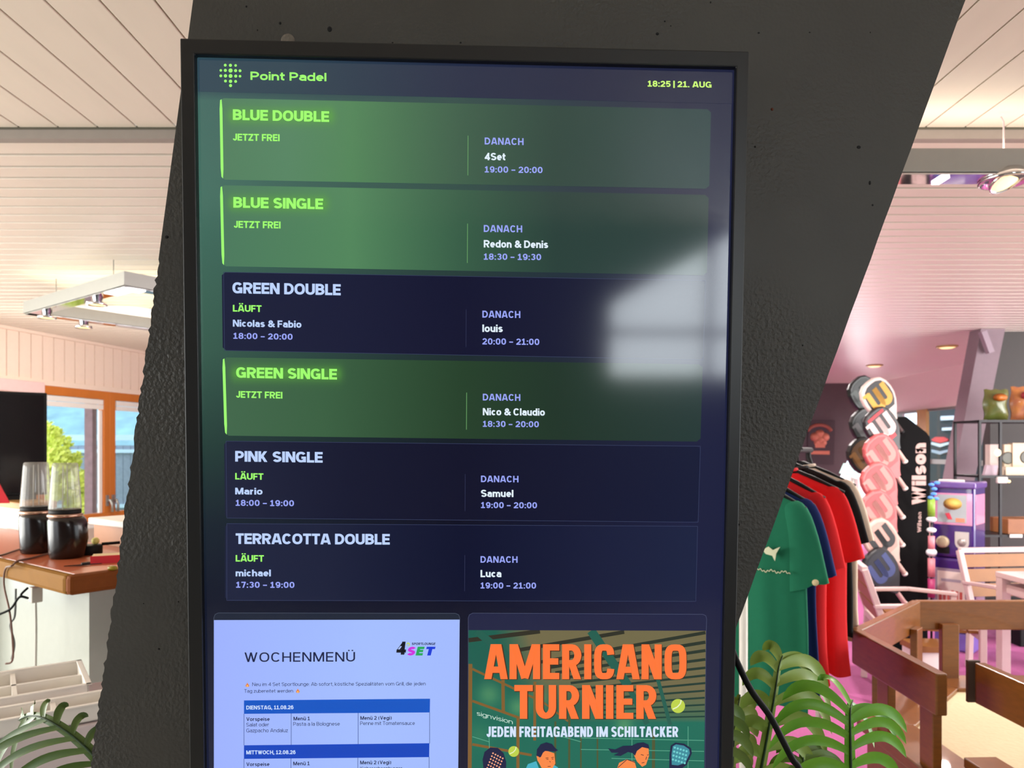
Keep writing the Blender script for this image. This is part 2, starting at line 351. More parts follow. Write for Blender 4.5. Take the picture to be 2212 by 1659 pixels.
def concrete():
    m = bpy.data.materials.new('painted_concrete'); m.use_nodes = True; nt = m.node_tree; N = nt.nodes; L = nt.links
    b = N['Principled BSDF']; b.inputs['Roughness'].default_value = .5; b.inputs['Specular IOR Level'].default_value = .45
    tc = N.new('ShaderNodeTexCoord')
    n1 = N.new('ShaderNodeTexNoise'); n1.inputs['Scale'].default_value = 5; n1.inputs['Detail'].default_value = 6
    r1 = N.new('ShaderNodeValToRGB'); r1.color_ramp.elements[0].position = .3; r1.color_ramp.elements[0].color = (*lin((56, 54, 50)), 1)
    r1.color_ramp.elements[1].position = .7; r1.color_ramp.elements[1].color = (*lin((65, 63, 58)), 1)
    L.new(tc.outputs['Object'], n1.inputs['Vector']); L.new(n1.outputs['Fac'], r1.inputs[0]); L.new(r1.outputs[0], b.inputs['Base Color'])
    n2 = N.new('ShaderNodeTexNoise'); n2.inputs['Scale'].default_value = 210; n2.inputs['Detail'].default_value = 2; n2.inputs['Roughness'].default_value = .4
    n3 = N.new('ShaderNodeTexNoise'); n3.inputs['Scale'].default_value = 3.2
    L.new(tc.outputs['Object'], n2.inputs['Vector']); L.new(tc.outputs['Object'], n3.inputs['Vector'])
    mr = N.new('ShaderNodeMapRange'); mr.inputs['From Min'].default_value = .42; mr.inputs['From Max'].default_value = .62
    mr.inputs['To Min'].default_value = .12; mr.inputs['To Max'].default_value = .75; L.new(n3.outputs['Fac'], mr.inputs['Value'])
    bp = N.new('ShaderNodeBump'); bp.inputs['Distance'].default_value = .003
    L.new(mr.outputs[0], bp.inputs['Strength']); L.new(n2.outputs['Fac'], bp.inputs['Height']); L.new(bp.outputs[0], b.inputs['Normal'])
    return m
M['concrete'] = concrete()
M['pane'] = glass('window_glass'); M['jar'] = glass('clear_plastic', (232, 230, 226), .08, .16)
def display():
    m = bpy.data.materials.new('lit_display'); m.use_nodes = True; nt = m.node_tree; N = nt.nodes; L = nt.links
    b = N['Principled BSDF']; b.inputs['Base Color'].default_value = (.004, .004, .004, 1); b.inputs['Roughness'].default_value = .095
    b.inputs['Specular IOR Level'].default_value = .5
    a = N.new('ShaderNodeAttribute'); a.attribute_name = 'display'
    nz = N.new('ShaderNodeTexNoise'); nz.inputs['Scale'].default_value = 900
    mr = N.new('ShaderNodeMapRange'); mr.inputs['To Min'].default_value = .93; mr.inputs['To Max'].default_value = 1.07; L.new(nz.outputs['Fac'], mr.inputs['Value'])
    L.new(mr.outputs[0], b.inputs['Emission Strength']); L.new(a.outputs['Color'], b.inputs['Emission Color'])
    return m
M['display'] = display()

# ------------------------------------------------------------------ the plane of the wall screen
_ex = Vector((.9996, .0274, -.0078)).normalized()
_ey = Vector((-.0134, .0511, -.9986)); _ey = (_ey - _ex * _ey.dot(_ex)).normalized()
TN = _ex.cross(_ey).normalized()
if TN.y > 0: TN = -TN
TP = Vector((-.398, .9145, 1.995))
def tvp(a, b, off=0.): return TP + _ex * a + _ey * b + TN * off
def onpl(u, v, off=0.):
    D = Vector(((u - CX) / F, 1, -(v - CY) / F)); o = Vector((0, 0, H)); p = TP + TN * off
    return o + D * ((p - o).dot(TN) / D.dot(TN))
def ab(u, v): q = onpl(u, v) - TP; return q.dot(_ex), q.dot(_ey)

# ------------------------------------------------------------------ the room
def room():
    # near ceiling: boards running away from the camera
    YB = 2.47; W = .1348; b = MB(); x = -1.551 - 34 * W
    while x < 6.8:
        b.box((x + W / 2, (YB - 3.2) / 2, 2.6 + .01), (W - .006, YB + 3.2, .02)); x += W
    b.box((0.3, (YB - 3.2) / 2, 2.628), (13.4, YB + 3.2, .012))
    struct(b.build('ceiling', M['plank'], bevel=.002))
    b = MB(); y = YB + .045; W2 = .112
    MB().box((.5, (YB + 13) / 2, 2.6), (15, 13 - YB, .012)).build('backing', mat('groove_shadow_board', (92, 88, 74), .8), None)['kind'] = 'structure'
    while y < 12.9:
        b.box((.5, y + W2 / 2, 2.57 + .01), (15, W2 - .019, .02)); y += W2
    struct(b.build('ceiling', M['plankx'], bevel=.002))
    struct(MB().box((.5, YB + .02, 2.585), (15, .035, .045)).build('trim_1', M['stepshade']))  # strip coloured grey for the shade in the gap between both ceilings
    # floors
    struct(MB().box((3.4, 8.2, -.05), (9.4, 10, .1)).build('floor', M['pinkfloor']))
    struct(MB().box((-4.3, 4.8, -.05), (6, 17, .1)).box((3.4, -.25, -.05), (9.4, 6.9, .1)).build('floor', mat('grey_floor', (168, 164, 156), .6)))
    # left wall with its windows: X = -5.78 + .2205 d
    def wl(d, z, off=0.): n = Vector((.976, -.215, 0)); return Vector((-5.78 + .2205 * d, d, z)) + n * off
    def wd(u): return 9017 / (1450 - u)
    dz = (0, 0, 1)
    def wpan(b, d0, d1, z0, z1, o0, o1, mi=0):
        vs = [wl(d, z, o) for o in (o0, o1) for z in (z0, z1) for d in (d0, d1)]
        b.add(vs, [(0, 1, 3, 2), (4, 6, 7, 5), (0, 4, 5, 1), (2, 3, 7, 6), (0, 2, 6, 4), (1, 5, 7, 3)], mi)
    b = MB(); ZT, ZB = 2.085, .78
    d = 5.2
    while d < 12.6:                                   # upright boards above the windows
        wpan(b, d + .004, d + .116, ZT + .04, 2.57, -.02, 0); d += .12
    wpan(b, 5.2, 12.6, ZT + .04, 2.57, -.05, -.012)
    wpan(b, 5.2, 12.6, 0, ZB, -.05, 0)
    wpan(b, 5.2, wd(76), ZB, ZT + .04, -.05, 0); wpan(b, 10.1, 12.6, ZB, ZT + .04, -.05, 0)
    struct(b.build('wall_left', M['cream']))
    b = MB(); wpan(b, 5.2, 12.6, ZT + .0, ZT + .05, 0, .03); wpan(b, 5.2, 12.6, 2.54, 2.57, 0, .03)
    struct(b.build('trim_2', M['cream'], bevel=.003))
    def window(n, d0, d1, hand):
        fr = MB(); t = .075
        wpan(fr, d0, d1, ZT - t * 1.1, ZT, -.04, .03); wpan(fr, d0, d1, ZB, ZB + t, -.04, .03)
        wpan(fr, d0, d0 + t, ZB + t, ZT - t, -.04, .03); wpan(fr, d1 - t, d1, ZB + t, ZT - t, -.04, .03)
        o = struct(fr.build('window_%d' % n, M['orange'], bevel=.004))
        g = MB(); wpan(g, d0 + t, d1 - t, ZB + t, ZT - t, -.01, -.004); g.build('pane', M['pane'], o)
        rb = MB(); e = .03
        for i in range(2): wpan(rb, d0 + t + .01, d1 - t - .01, ZT - t - .11 + i * .05, ZT - t - .065 + i * .05, .005, .03)
        rb.build('roller_blind', M['white'], o)
        ws = MB(); wpan(ws, d1 - t - .045, d1 - t - .005, ZB + t, ZT - t - .12, -.004, .012); ws.build('sash_edge', M['white'], o)
        h = MB(); dh = d1 - t / 2 if hand > 0 else d0 + t / 2
        h.tube([wl(dh, .98, .035), wl(dh, .98, .075), wl(dh + .01, .93, .085), wl(dh + .02, .86, .075)], .013)
        wpan(h, dh - .018, dh + .018, .92, 1.03, .03, .04); h.build('window_handle', M['alu'], o)
        return o
    m = wd(232)
    window(1, wd(76), m, 1); window(2, m + .001, m + .86, -1); window(3, m + .865, 10.1, -1)
    s = MB(); wpan(s, 5.6, 10.2, ZB - .045, ZB - .002, 0, .2); struct(s.build('trim_3', M['white'], bevel=.006))
    v = MB(); wpan(v, 5.3, wd(72), 1.995, 2.10, .001, .13); struct(v.build('trim_5', mat('pale_pink_cassette', (226, 192, 188), .5), bevel=.008))
    # right: slanted dark back wall, glazed far end, side wall with a window
    xr = lambda d: 5.65 + .0745 * (d - 8.78)
    b = MB(); poly = [(-3.3, 11.75, 0), (4.15, 11.75, 0), (px(1815, 1030, 11.75).x, 11.75, px(1815, 1030, 11.75).z), (px(1905, 826, 11.75).x, 11.75, 2.57), (-3.3, 11.75, 2.57)]
    b.prism(poly, (0, .12, 0)); struct(b.build('wall_back', M['dark']))
    o = struct(MB().box((5.4, 12.6, 1.1), (2.6, .04, .08)).box((5.4, 12.6, .4), (2.6, .04, .8)).box((5.4, 12.6, 2.5), (2.6, .04, .14)).build('window_4', M['alu']))
    MB().box((5.4, 12.6, 1.8), (2.6, .008, 1.3)).build('pane', M['pane'], o)
    b = MB(); D0, D1, Z0, Z1 = 8.2, 10.9, .55, 2.05
    def wr(b, d0, d1, z0, z1, o0=0., o1=.12, mi=0):
        vs = [Vector((xr(d) + o, d, z)) for o in (o0, o1) for z in (z0, z1) for d in (d0, d1)]
        b.add(vs, [(0, 1, 3, 2), (4, 6, 7, 5), (0, 4, 5, 1), (2, 3, 7, 6), (0, 2, 6, 4), (1, 5, 7, 3)], mi)
    wr(b, 6.6, 12.7, Z1, 2.57); wr(b, 6.6, 12.7, 0, Z0); wr(b, 10.9, 12.7, Z0, Z1); wr(b, 6.6, D0, Z0, Z1)
    struct(b.build('wall_right', mat('pink_lit_panelling', (236, 206, 204), .6, noise=.03)))
    f = MB(); wr(f, D0, D1, 1.30, 1.36, -.02, .08); wr(f, D0, D1, Z1 - .03, Z1, -.02, .06); wr(f, D0, D1, Z0, Z0 + .05, -.02, .06)
    wr(f, D0, D0 + .04, Z0, Z1, 0, .06); wr(f, D1 - .04, D1, Z0, Z1, 0, .06)
    o = struct(f.build('window_5', M['alu']))
    g = MB(); wr(g, D0, D1, Z0, Z1, .05, .056); g.build('pane', M['pane'], o)
    p = MB(); wr(p, 9.93, 10.2, .05, Z1, -.04, .0); struct(p.build('trim_4', M['oak']))
    # hall beyond the shop window: a dim court wall with two pale tubes
    b = MB().box((8.6, 10.5, 1.6), (.1, 9, 4)); struct(b.build('wall_court', mat('court_wall', (62, 66, 72), .8)))
    # dark partition behind the snack shelf
    struct(MB().box((5.35, 6.62, 1.285), (2.0, .1, 2.57)).build('wall_partition', mat('partition_dark', (66, 62, 60), .7)))
    # wall behind the camera with the gable window that the screen mirrors
    b = MB(); Y = -3.0
    wx0, wx1 = GW[0], GW[1]; zt0, zt1, zb = GW[2], GW[3], GW[4]
    b.prism([(-4.0, Y, 0), (wx0, Y, 0), (wx0, Y, 3.4), (-4.0, Y, 3.4)], (0, -.15, 0))
    b.prism([(wx0, Y, 0), (wx1, Y, 0), (wx1, Y, zb), (wx0, Y, zb)], (0, -.15, 0))
    b.prism([(wx0, Y, zt0), (wx1, Y, zt1), (wx1, Y, 3.6), (wx0, Y, 3.6)], (0, -.15, 0))
    b.prism([(wx1, Y, 0), (4.6, Y, 0), (4.6, Y, 3.6), (wx1, Y, 3.6)], (0, -.15, 0))
    struct(b.build('wall_rear', mat('rear_wall_timber', (70, 62, 56), .8)))
    f = MB()
    for x in (wx0 + .02, wx0 + (wx1 - wx0) * .68, wx1 - .02): f.bar((x, Y - .08, zb), (x, Y - .08, zt0 + (zt1 - zt0) * (x - wx0) / (wx1 - wx0)), .05, .06, (0, 1, 0))
    zm = zb + .62 * (zt0 - zb)
    f.bar((wx0, Y - .08, zm), (wx1, Y - .08, zm), .06, .05); f.bar((wx0, Y - .08, zb + .02), (wx1, Y - .08, zb + .02), .06, .04)
    f.bar((wx0, Y - .08, zt0 - .02), (wx1, Y - .08, zt1 - .02), .06, .04)
    o = struct(f.build('window_6', M['white']))
    MB().prism([(wx0, Y - .1, zb), (wx1, Y - .1, zb), (wx1, Y - .1, zt1), (wx0, Y - .1, zt0)], (0, -.006, 0)).build('pane', M['pane'], o)
def reflect_hit(u, v, Y=-3.0):
    p = onpl(u, v); d = (p - Vector((0, 0, H))).normalized(); r = d - TN * (2 * d.dot(TN))
    return p + r * ((Y - p.y) / r.y)
_a, _b, _c, _d = reflect_hit(1310, 650), reflect_hit(1575, 500), reflect_hit(1310, 832), reflect_hit(1560, 815)
GW = (_a.x, _b.x + .25, _a.z, _b.z + .15, (_c.z + _d.z) / 2)
room()
# the bright evening sky in that gable window
area('gable_daylight', ((GW[0] + GW[1]) / 2, -3.35, (GW[2] + GW[4]) / 2 + .1), ((GW[0] + GW[1]) / 2, 0, (GW[2] + GW[4]) / 2 + .1), 2.6, 2.2, 225, (1, .98, .92))

# ------------------------------------------------------------------ slanted concrete pillar
def pillar():
    o = -.062; b = MB(); L = []; Rr = []
    def le(v): return 417 - .1333 * v
    def re(v): return 2085 - .365 * v
    rnd = random.Random(3)
    v = -760.
    while v < 2500:
        j = rnd.uniform(-1.2, 1.2) if v < 480 else rnd.choice([-2.5, -1, 0, 1.5, 3, 1, -2])
        if -100 < v < 1700: L.append(onpl(le(v) + j, v, o))
        elif v < -100 and not L: L.append(onpl(le(v), v, o))
        v += 9 if -100 < v < 1700 else 660
    L.append(onpl(le(2500), 2500, o))
    v = -760.
    while v < 2500:
        Rr.append(onpl(re(v) + rnd.uniform(-.6, .6), v, o)); v += 40
    Rr.append(onpl(re(2500), 2500, o))
    # end faces stop at ceiling and floor heights
    def clip(P, Q, z): t = (z - P.z) / (Q.z - P.z); return P + (Q - P) * t
    L[0] = clip(L[0], L[1], 2.597); Rr = [p for p in Rr if p.z < 2.58]; Rr.insert(0, clip(onpl(re(-760), -760, o), Rr[0], 2.597))
    L[-1] = clip(onpl(le(1500), 1500, o), L[-1], 0.0); Rr = [p for p in Rr if p.z > .03]; Rr.append(clip(onpl(re(1500), 1500, o), onpl(re(2500), 2500, o), 0.0))
    poly = L + Rr[::-1]
    bm = bmesh.new(); vs = [bm.verts.new(p) for p in poly]; f = bm.faces.new(vs)
    bm.normal_update()
    ret = bmesh.ops.extrude_face_region(bm, geom=[f]); bmesh.ops.translate(bm, verts=[e for e in ret['geom'] if isinstance(e, bmesh.types.BMVert)], vec=(0, .34, 0))
    bmesh.ops.recalc_face_normals(bm, faces=bm.faces); bmesh.ops.triangulate(bm, faces=[q for q in bm.faces if len(q.verts) > 4])
    me = bpy.data.meshes.new('concrete_pillar'); bm.to_mesh(me); bm.free(); me.materials.append(M['concrete'])
    ob = bpy.data.objects.new('concrete_pillar', me); C.objects.link(ob)
    tag(ob, 'dark grey slanted concrete pillar behind the large lit screen', 'pillar')
    # air holes and a patch of pale filler in the paint
    hb = MB(); rr = random.Random(5)
    for (u, v, r) in [(605, 50, 3), (712, 63, 5), (532, 14, 2), (556, 65, 2), (995, 92, 2), (848, 92, 2), (1420, 73, 4), (1436, 46, 2), (1449, 56, 2), (1535, 5, 2), (1639, 71, 2.5), (1749, 70, 2), (1855, 318, 5), (1879, 395, 4), (1885, 443, 3), (1631, 317, 2), (1880, 70, 1.5), (1734, 746, 2), (1664, 1032, 2), (1597, 1133, 2), (360, 512, 4), (343, 1402, 3), (310, 1304, 2), (385, 1300, 2)]:
        hb.lathe(onpl(u, v, o + .0002), [(1e-5, .0004), (r * .0006 * .7, .0003), (r * .0006, 0)], 9, 0, (_ex * rr.uniform(.7, 1.2), _ey * rr.uniform(.7, 1.3), TN))
    hb.build('air_hole', mat('hole_black', (10, 9, 9), .9), ob)['kind'] = 'stuff'
    hb = MB(); n = 18
    hb.lathe(onpl(622, 88, o), [(.0095, 0), (.009, .0007), (.006, .0012), (1e-5, .0013)], n, 0, (_ex, _ey, TN)); hb.build('filler_patch', mat('pale_filler', (112, 103, 92), .9, noise=.3, scale=120, bump=.8), ob)
    hb = MB(); hb.lathe(onpl(1668, 236, o), [(.0022, 0), (1e-5, .0012)], 8, 0, (_ex, _ey, TN)); hb.build('rust_spot', mat('rust', (110, 54, 34), .9), ob)
pillar()

# ------------------------------------------------------------------ the wall screen
NAVY = (33, 38, 64)
LIME, PALE, LAV, WHT = (160, 255, 112), (190, 212, 255), (154, 166, 248), (228, 242, 255)
def mixc(a, b, t): t = max(0, min(1, t)); return tuple(x + (y - x) * t for x, y in zip(a, b))
def ramp(stops, x):
    if x <= stops[0][0]: return stops[0][1]
    for (a, ca), (b, cb) in zip(stops, stops[1:]):
        if x <= b: return mixc(ca, cb, (x - a) / (b - a))
    return stops[-1][1]
def sgrid(b, q, nx, ny, cf, off, rnd=0):
    """a patch of the picture on the screen: q = pixel corners TL TR BR BL, cf(u,v) = its colour"""
    TL, TR, BR, BL = [Vector(p) for p in q]; vs = []; cs = []; fs = []
    for j in range(ny + 1):
        for i in range(nx + 1):
            s, t = i / nx, j / ny; p = (TL * (1 - s) + TR * s) * (1 - t) + (BL * (1 - s) + BR * s) * t
            if rnd and i in (0, nx) and j in (0, ny):
                p = p + Vector((rnd if i == 0 else -rnd, rnd if j == 0 else -rnd)) * .45
            vs.append(onpl(p.x, p.y, off)); cs.append(lin(cf(p.x, p.y)))
    for j in range(ny):
        for i in range(nx):
            a = j * (nx + 1) + i; fs.append((a, a + nx + 1, a + nx + 2, a + 1))
    b.add(vs, fs, 0, False, cs)
def spoly(b, pts, col, off):
    b.add([onpl(u, v, off) for u, v in pts], [tuple(range(len(pts)))[::-1]], 0, False, lin(col))
def sdisc(b, u, v, r, col, off, n=20, ry=None):
    spoly(b, [(u + r * math.cos(6.2832 * k / n), v + (ry or r) * math.sin(6.2832 * k / n)) for k in range(n)], col, off)
def sline(b, p, q, wpx, col, off):
    d = Vector((q[0] - p[0], q[1] - p[1])); n = Vector((-d.y, d.x)).normalized() * wpx / 2
    spoly(b, [(p[0] + n.x, p[1] + n.y), (q[0] + n.x, q[1] + n.y), (q[0] - n.x, q[1] - n.y), (p[0] - n.x, p[1] - n.y)], col, off)
def stext(b, s, x0, x1, y0, y1, cap, col, off=.0009, bold=.2, space=.09, slant=0., sq=1.):
    vs, fs, nat = glyphs(s, bold, space, sq)
    pts = []
    for (x, y) in vs:
        u = x0 + x * (x1 - x0) + slant * y * cap; pts.append(onpl(u, y0 + x * (y1 - y0) - y * cap, off))
    b.add(pts, [tuple(f) for f in fs], 0, False, lin(col))
def sborder(b, q, col, off, wpx=1.4):
    for i in range(4): sline(b, q[i], q[(i + 1) % 4], wpx, col, off)

def television():
    root = thing('wall_screen', 'tall black framed screen showing a green and navy court booking list', 'screen', tvp(.34, 1.2, -.03))
    # bezel: a ring around the lit area
    a0, b0 = ab(395, 90); a1, b1 = ab(1613, 118); i0, j0 = ab(426, 124); i1, j1 = ab(1586, 151)
    B1 = 1.236; J1 = 1.216
    out = [(a0, b0), (a1, b1), (a1 + .004, B1), (a0 - .001, B1)]; inn = [(i0, j0), (i1, j1), (i1 + .003, J1), (i0 + .001, J1)]
    b = MB()
    vs = [tvp(*p, .009) for p in out] + [tvp(*p, .009) for p in inn] + [tvp(*p, -.0495) for p in out] + [tvp(*p, -.003) for p in inn]
    fs = []
    for i in range(4):
        j = (i + 1) % 4; fs += [(i, j, 4 + j, 4 + i), (i, 8 + i, 8 + j, j), (4 + i, 4 + j, 12 + j, 12 + i)]
    fs += [(8, 9, 10, 11)]
    b.add(vs, fs); b.build('bezel', M['tv'], root, bevel=.0015)
    b = MB(); ll = [(a0 + .1, b0 + .3), (a1 - .1, b1 + .3), (a1 - .1, .95), (a0 + .1, .95)]
    b.prism([tvp(*p, -.0496) for p in ll], TN * -.0122); b.build('wall_mount', M['black'], root)
    # the lit panel
    b = MB()
    lc = [(120, (46, 74, 84)), (198, (54, 84, 88)), (210, (66, 106, 98)), (420, (68, 112, 98)), (760, (56, 92, 78)), (960, (38, 64, 58)), (1130, (26, 38, 48)), (1300, (18, 24, 42)), (1650, (24, 29, 54))]
    mc = [(120, (30, 37, 62)), (198, (28, 34, 60)), (210, (48, 76, 72)), (420, (46, 76, 70)), (600, (36, 58, 56)), (770, (26, 42, 46)), (960, (14, 24, 36)), (1130, (7, 10, 32)), (1300, (7, 11, 36)), (1650, (12, 16, 44))]
    def bgc(u, v):
        A, Bm, Cc = ramp(lc, v), ramp(mc, v), mixc((29, 33, 60), (26, 30, 62), v / 1600)
        return mixc(A, Bm, (u - 430) / 560) if u < 990 else mixc(Bm, Cc, (u - 990) / 480)
    sgrid(b, [(425, 123), (1587, 150), (1549, 2180), (433, 2182)], 60, 110, bgc, 0)
    scr = b.build('display_panel', M['display'], root)
    # header
    b = MB()
    sgrid(b, [(427, 126), (1585, 152), (1583, 224), (428, 198)], 60, 4, lambda u, v: ramp([(430, (46, 70, 84)), (640, (44, 66, 80)), (1000, (33, 42, 68)), (1400, (29, 33, 60))], u), .0003)
    for (x, y, r) in [(380, 217, 11), (420, 218, 12), (460, 219, 10), (346, 257, 10), (381, 257, 12), (421, 258, 16), (460, 259, 12), (494, 260, 11), (346, 299, 11), (382, 299, 13), (421, 300, 15), (461, 301, 12), (494, 302, 10), (382, 339, 11), (421, 341, 13), (460, 342, 11), (421, 374, 12)]:
        sdisc(b, 380 + x / 3.568, 80 + y / 3.568, r / 3.568, LIME, .0009, 14)
    stext(b, 'Point Padel', 541, 705, 172.5, 175.5, 18, LIME, bold=.2, sq=1.3)
    stext(b, '18:25 | 21. AUG', 1399, 1537, 187, 189.5, 13, (206, 255, 118), bold=.2)
    b.build('header_bar', M['display'], scr)['label'] = 'header reading Point Padel with a dotted logo'
    # booking cards
    G1 = [(478, (80, 126, 94)), (620, (84, 132, 98)), (760, (80, 132, 88)), (1000, (58, 92, 72)), (1200, (42, 68, 60)), (1530, (42, 66, 66))]
    G2 = [(478, (76, 122, 94)), (760, (82, 134, 92)), (1000, (54, 92, 70)), (1200, (40, 64, 58)), (1530, (40, 60, 58))]
    G4 = [(478, (66, 104, 76)), (700, (58, 96, 66)), (1000, (36, 64, 42)), (1200, (30, 52, 40)), (1510, (36, 56, 54))]
    N3 = [(478, (27, 32, 58)), (760, (22, 26, 54)), (1000, (14, 17, 46)), (1510, (27, 32, 56))]
    N5 = [(478, (31, 36, 60)), (760, (17, 21, 46)), (1000, (11, 14, 40)), (1500, (20, 26, 54))]
    N6 = [(478, (30, 36, 62)), (700, (26, 32, 58)), (1000, (7, 14, 44)), (1300, (22, 28, 58)), (1500, (26, 34, 64))]
    cards = [
        ('BLUE DOUBLE', [(475, 212), (1536, 236), (1532, 408), (478, 388)], G1, True, (503, 711, 259, 263.5, 23), [('JETZT FREI', 503, 604, 303.5, 305, 15, LIME)],
         [('DANACH', 1047, 1131, 312, 313.5, 15, LAV), ('4Set', 1047, 1092, 346, 346.5, 16, WHT), ('19:00 – 20:00', 1047, 1172, 372.5, 374, 13.5, LAV)], (1011, 293, 379)),
        ('BLUE SINGLE', [(476, 400), (1531, 421), (1527, 595), (480, 575)], G2, True, (504, 698, 448.5, 452, 23), [('JETZT FREI', 505, 606, 492, 493.5, 15, LIME)],
         [('DANACH', 1045, 1128, 501, 502, 15, LAV), ('Redon & Denis', 1045, 1184, 534.5, 536, 16, WHT), ('18:30 – 19:30', 1045, 1169, 561, 562, 13.5, LAV)], (1010, 483, 568)),
        ('GREEN DOUBLE', [(479, 588), (1524, 606), (1519, 777), (481, 757)], N3, False, (502, 736, 633.5, 638, 24), [('LÄUFT', 503, 565, 673, 674, 14.5, LIME), ('Nicolas & Fabio', 503, 651, 705.5, 708, 15, PALE), ('18:00 – 20:00', 504, 632, 731.8, 734, 13, LAV)],
         [('DANACH', 1042, 1124, 686, 687, 15, LAV), ('louis', 1042, 1086, 717, 717.5, 16, WHT), ('20:00 – 21:00', 1042, 1165, 744, 745.3, 13.5, LAV)], (1007, 668, 750)),
        ('GREEN SINGLE', [(481, 772), (1518, 787), (1513, 954), (486, 941)], G4, True, (510, 728, 816, 820, 23), [('JETZT FREI', 510, 610, 859, 861, 14.5, LIME)],
         [('DANACH', 1043, 1124, 865, 866, 14.5, LAV), ('Nico & Claudio', 1043, 1177, 897, 898, 15.5, WHT), ('18:30 – 20:00', 1043, 1164, 922, 923, 13, LAV)], (1008, 848, 928)),
        ('PINK SINGLE', [(484, 953), (1513, 964), (1508, 1128), (486, 1119)], N5, False, (508, 697, 997, 999.5, 23), [('LÄUFT', 508, 569, 1035.7, 1036.5, 14, LIME), ('Mario', 508, 567, 1068, 1068.5, 14.5, PALE), ('18:00 – 19:00', 509, 635, 1092.6, 1093.6, 13, LAV)],
         [('DANACH', 1039, 1120, 1041.4, 1042, 14, LAV), ('Samuel', 1039, 1109, 1073.4, 1073.8, 15.5, WHT), ('19:00 – 20:00', 1039, 1160, 1097.5, 1098, 13, LAV)], (1005, 1024, 1104)),
        ('TERRACOTTA DOUBLE', [(486, 1131), (1507, 1137), (1503, 1299), (486, 1297)], N6, False, (509, 842, 1175, 1176.5, 23), [('LÄUFT', 509, 570, 1213, 1213.3, 14, LIME), ('michael', 509, 585, 1245, 1245, 14.5, PALE), ('17:30 – 19:00', 510, 636, 1269.6, 1270, 13, LAV)],
         [('DANACH', 1038, 1118, 1215.4, 1215.7, 14, LAV), ('Luca', 1038, 1083, 1246.8, 1246.8, 15.5, WHT), ('19:00 – 21:00', 1038, 1158, 1271.2, 1271.5, 13, LAV)], (1004, 1199, 1277)),
    ]
    for (ttl, q, g, free, tt, lt, rt, ln) in cards:
        b = MB()
        def cf(u, v, g=g, tt=tt, free=free):
            c = ramp(g, u)
            if free:                                       # soft halo behind the title lettering
                dx = max(tt[0] - u, 0, u - tt[1]); dy = abs(v - (tt[2] + tt[3]) / 2 + 11)
                c = mixc(c, (96, 172, 62), .62 * math.exp(-(dx / 12) ** 2 - (dy / 17) ** 2))
            return c
        sgrid(b, q, 132, 26, cf, .0003, 8)
        if free:
            sgrid(b, [(q[0][0] - 1, q[0][1] + 3), (q[0][0] + 5, q[0][1] + 1), (q[3][0] + 5, q[3][1] - 1), (q[3][0] - 1, q[3][1] - 5)], 1, 8, lambda u, v: (160, 252, 116), .0006, 3)
        else:
            sborder(b, [(q[0][0] + 4, q[0][1]), q[1], q[2], (q[3][0] + 4, q[3][1])], (52, 60, 92), .0004, 1.1)
        stext(b, ttl, tt[0], tt[1], tt[2], tt[3], tt[4], LIME if free else PALE, bold=.215, space=.05)
        for t in lt + rt: stext(b, *t[:6], t[6], bold=.2 if t[6] != LAV else .185, space=.07 if t[6] != LAV else .12)
        sline(b, (ln[0], ln[1]), (ln[0] - .5, ln[2]), 1.4, (104, 160, 100) if free else (42, 46, 76), .0006)
        b.build('booking_card', M['display'], scr)['label'] = '%s card headed %s' % ('green' if free else 'navy', ttl)
    # weekly menu page
    b = MB(); L3 = lambda x, y: (440 + x / 3.881, 1300 + y / 3.881)
    rim = [(462, 1345), (462, 1334), (465, 1327), (472, 1324), (984, 1325), (991, 1328), (993, 1335), (993, 1345)]
    spoly(b, rim, (28, 36, 54), .0003)
    for p, q in zip(rim, rim[1:]): sline(b, p, q, 1.3, (66, 74, 92), .0004)
    sgrid(b, [(462, 1339.5), (993, 1338.5), (985, 2140), (462, 2140)], 20, 30, lambda u, v: ramp([(460, (158, 178, 255)), (620, (160, 184, 255)), (800, (164, 190, 255)), (992, (162, 186, 255))], u), .0005)
    INK = (26, 34, 70)
    stext(b, 'WOCHENMENÜ', 528, 767, 1430, 1429, 20.6, INK, bold=.135, space=.15)
    stext(b, '4', 855.5, 876, 1414, 1414, 28, (16, 18, 30), bold=.24, slant=.12)
    for (x, y, r) in [(1668, 438, 4), (1676, 443, 3), (1683, 434, 4), (1662, 442, 3)]: sdisc(b, *L3(x, y), r / 3.881, (30, 34, 60), .0009, 8)
    spoly(b, [L3(*p) for p in [(1628, 398), (1648, 372), (1662, 372), (1642, 400)]], (176, 196, 255), .001)
    sdisc(b, *L3(1714, 357), 4, (196, 222, 74), .0009); sdisc(b, *L3(1712, 360), 2.4, (160, 184, 240), .001)
    stext(b, 'SPORTLOUNGE', 889, 940, 1393.3, 1393.3, 5.2, (20, 24, 60), bold=.2, slant=.2)
    stext(b, 'S', 878, 895, 1416, 1416, 19, (206, 50, 220), bold=.27, slant=.26)
    stext(b, 'E', 897.5, 912.5, 1416, 1416, 19, (32, 168, 86), bold=.27, slant=.26)
    stext(b, 'T', 917, 936, 1416, 1416, 19, (22, 58, 214), bold=.27, slant=.26)
    stext(b, 'Neu im 4 Set Sportlounge: Ab sofort, köstliche Spezialitäten vom Grill, die jeden', 545, 919.5, 1482, 1480.5, 7.6, INK, bold=.11, space=.1)
    stext(b, 'Tag zubereitet werden', 527.5, 633, 1496.5, 1496, 7.6, INK, bold=.11, space=.1)
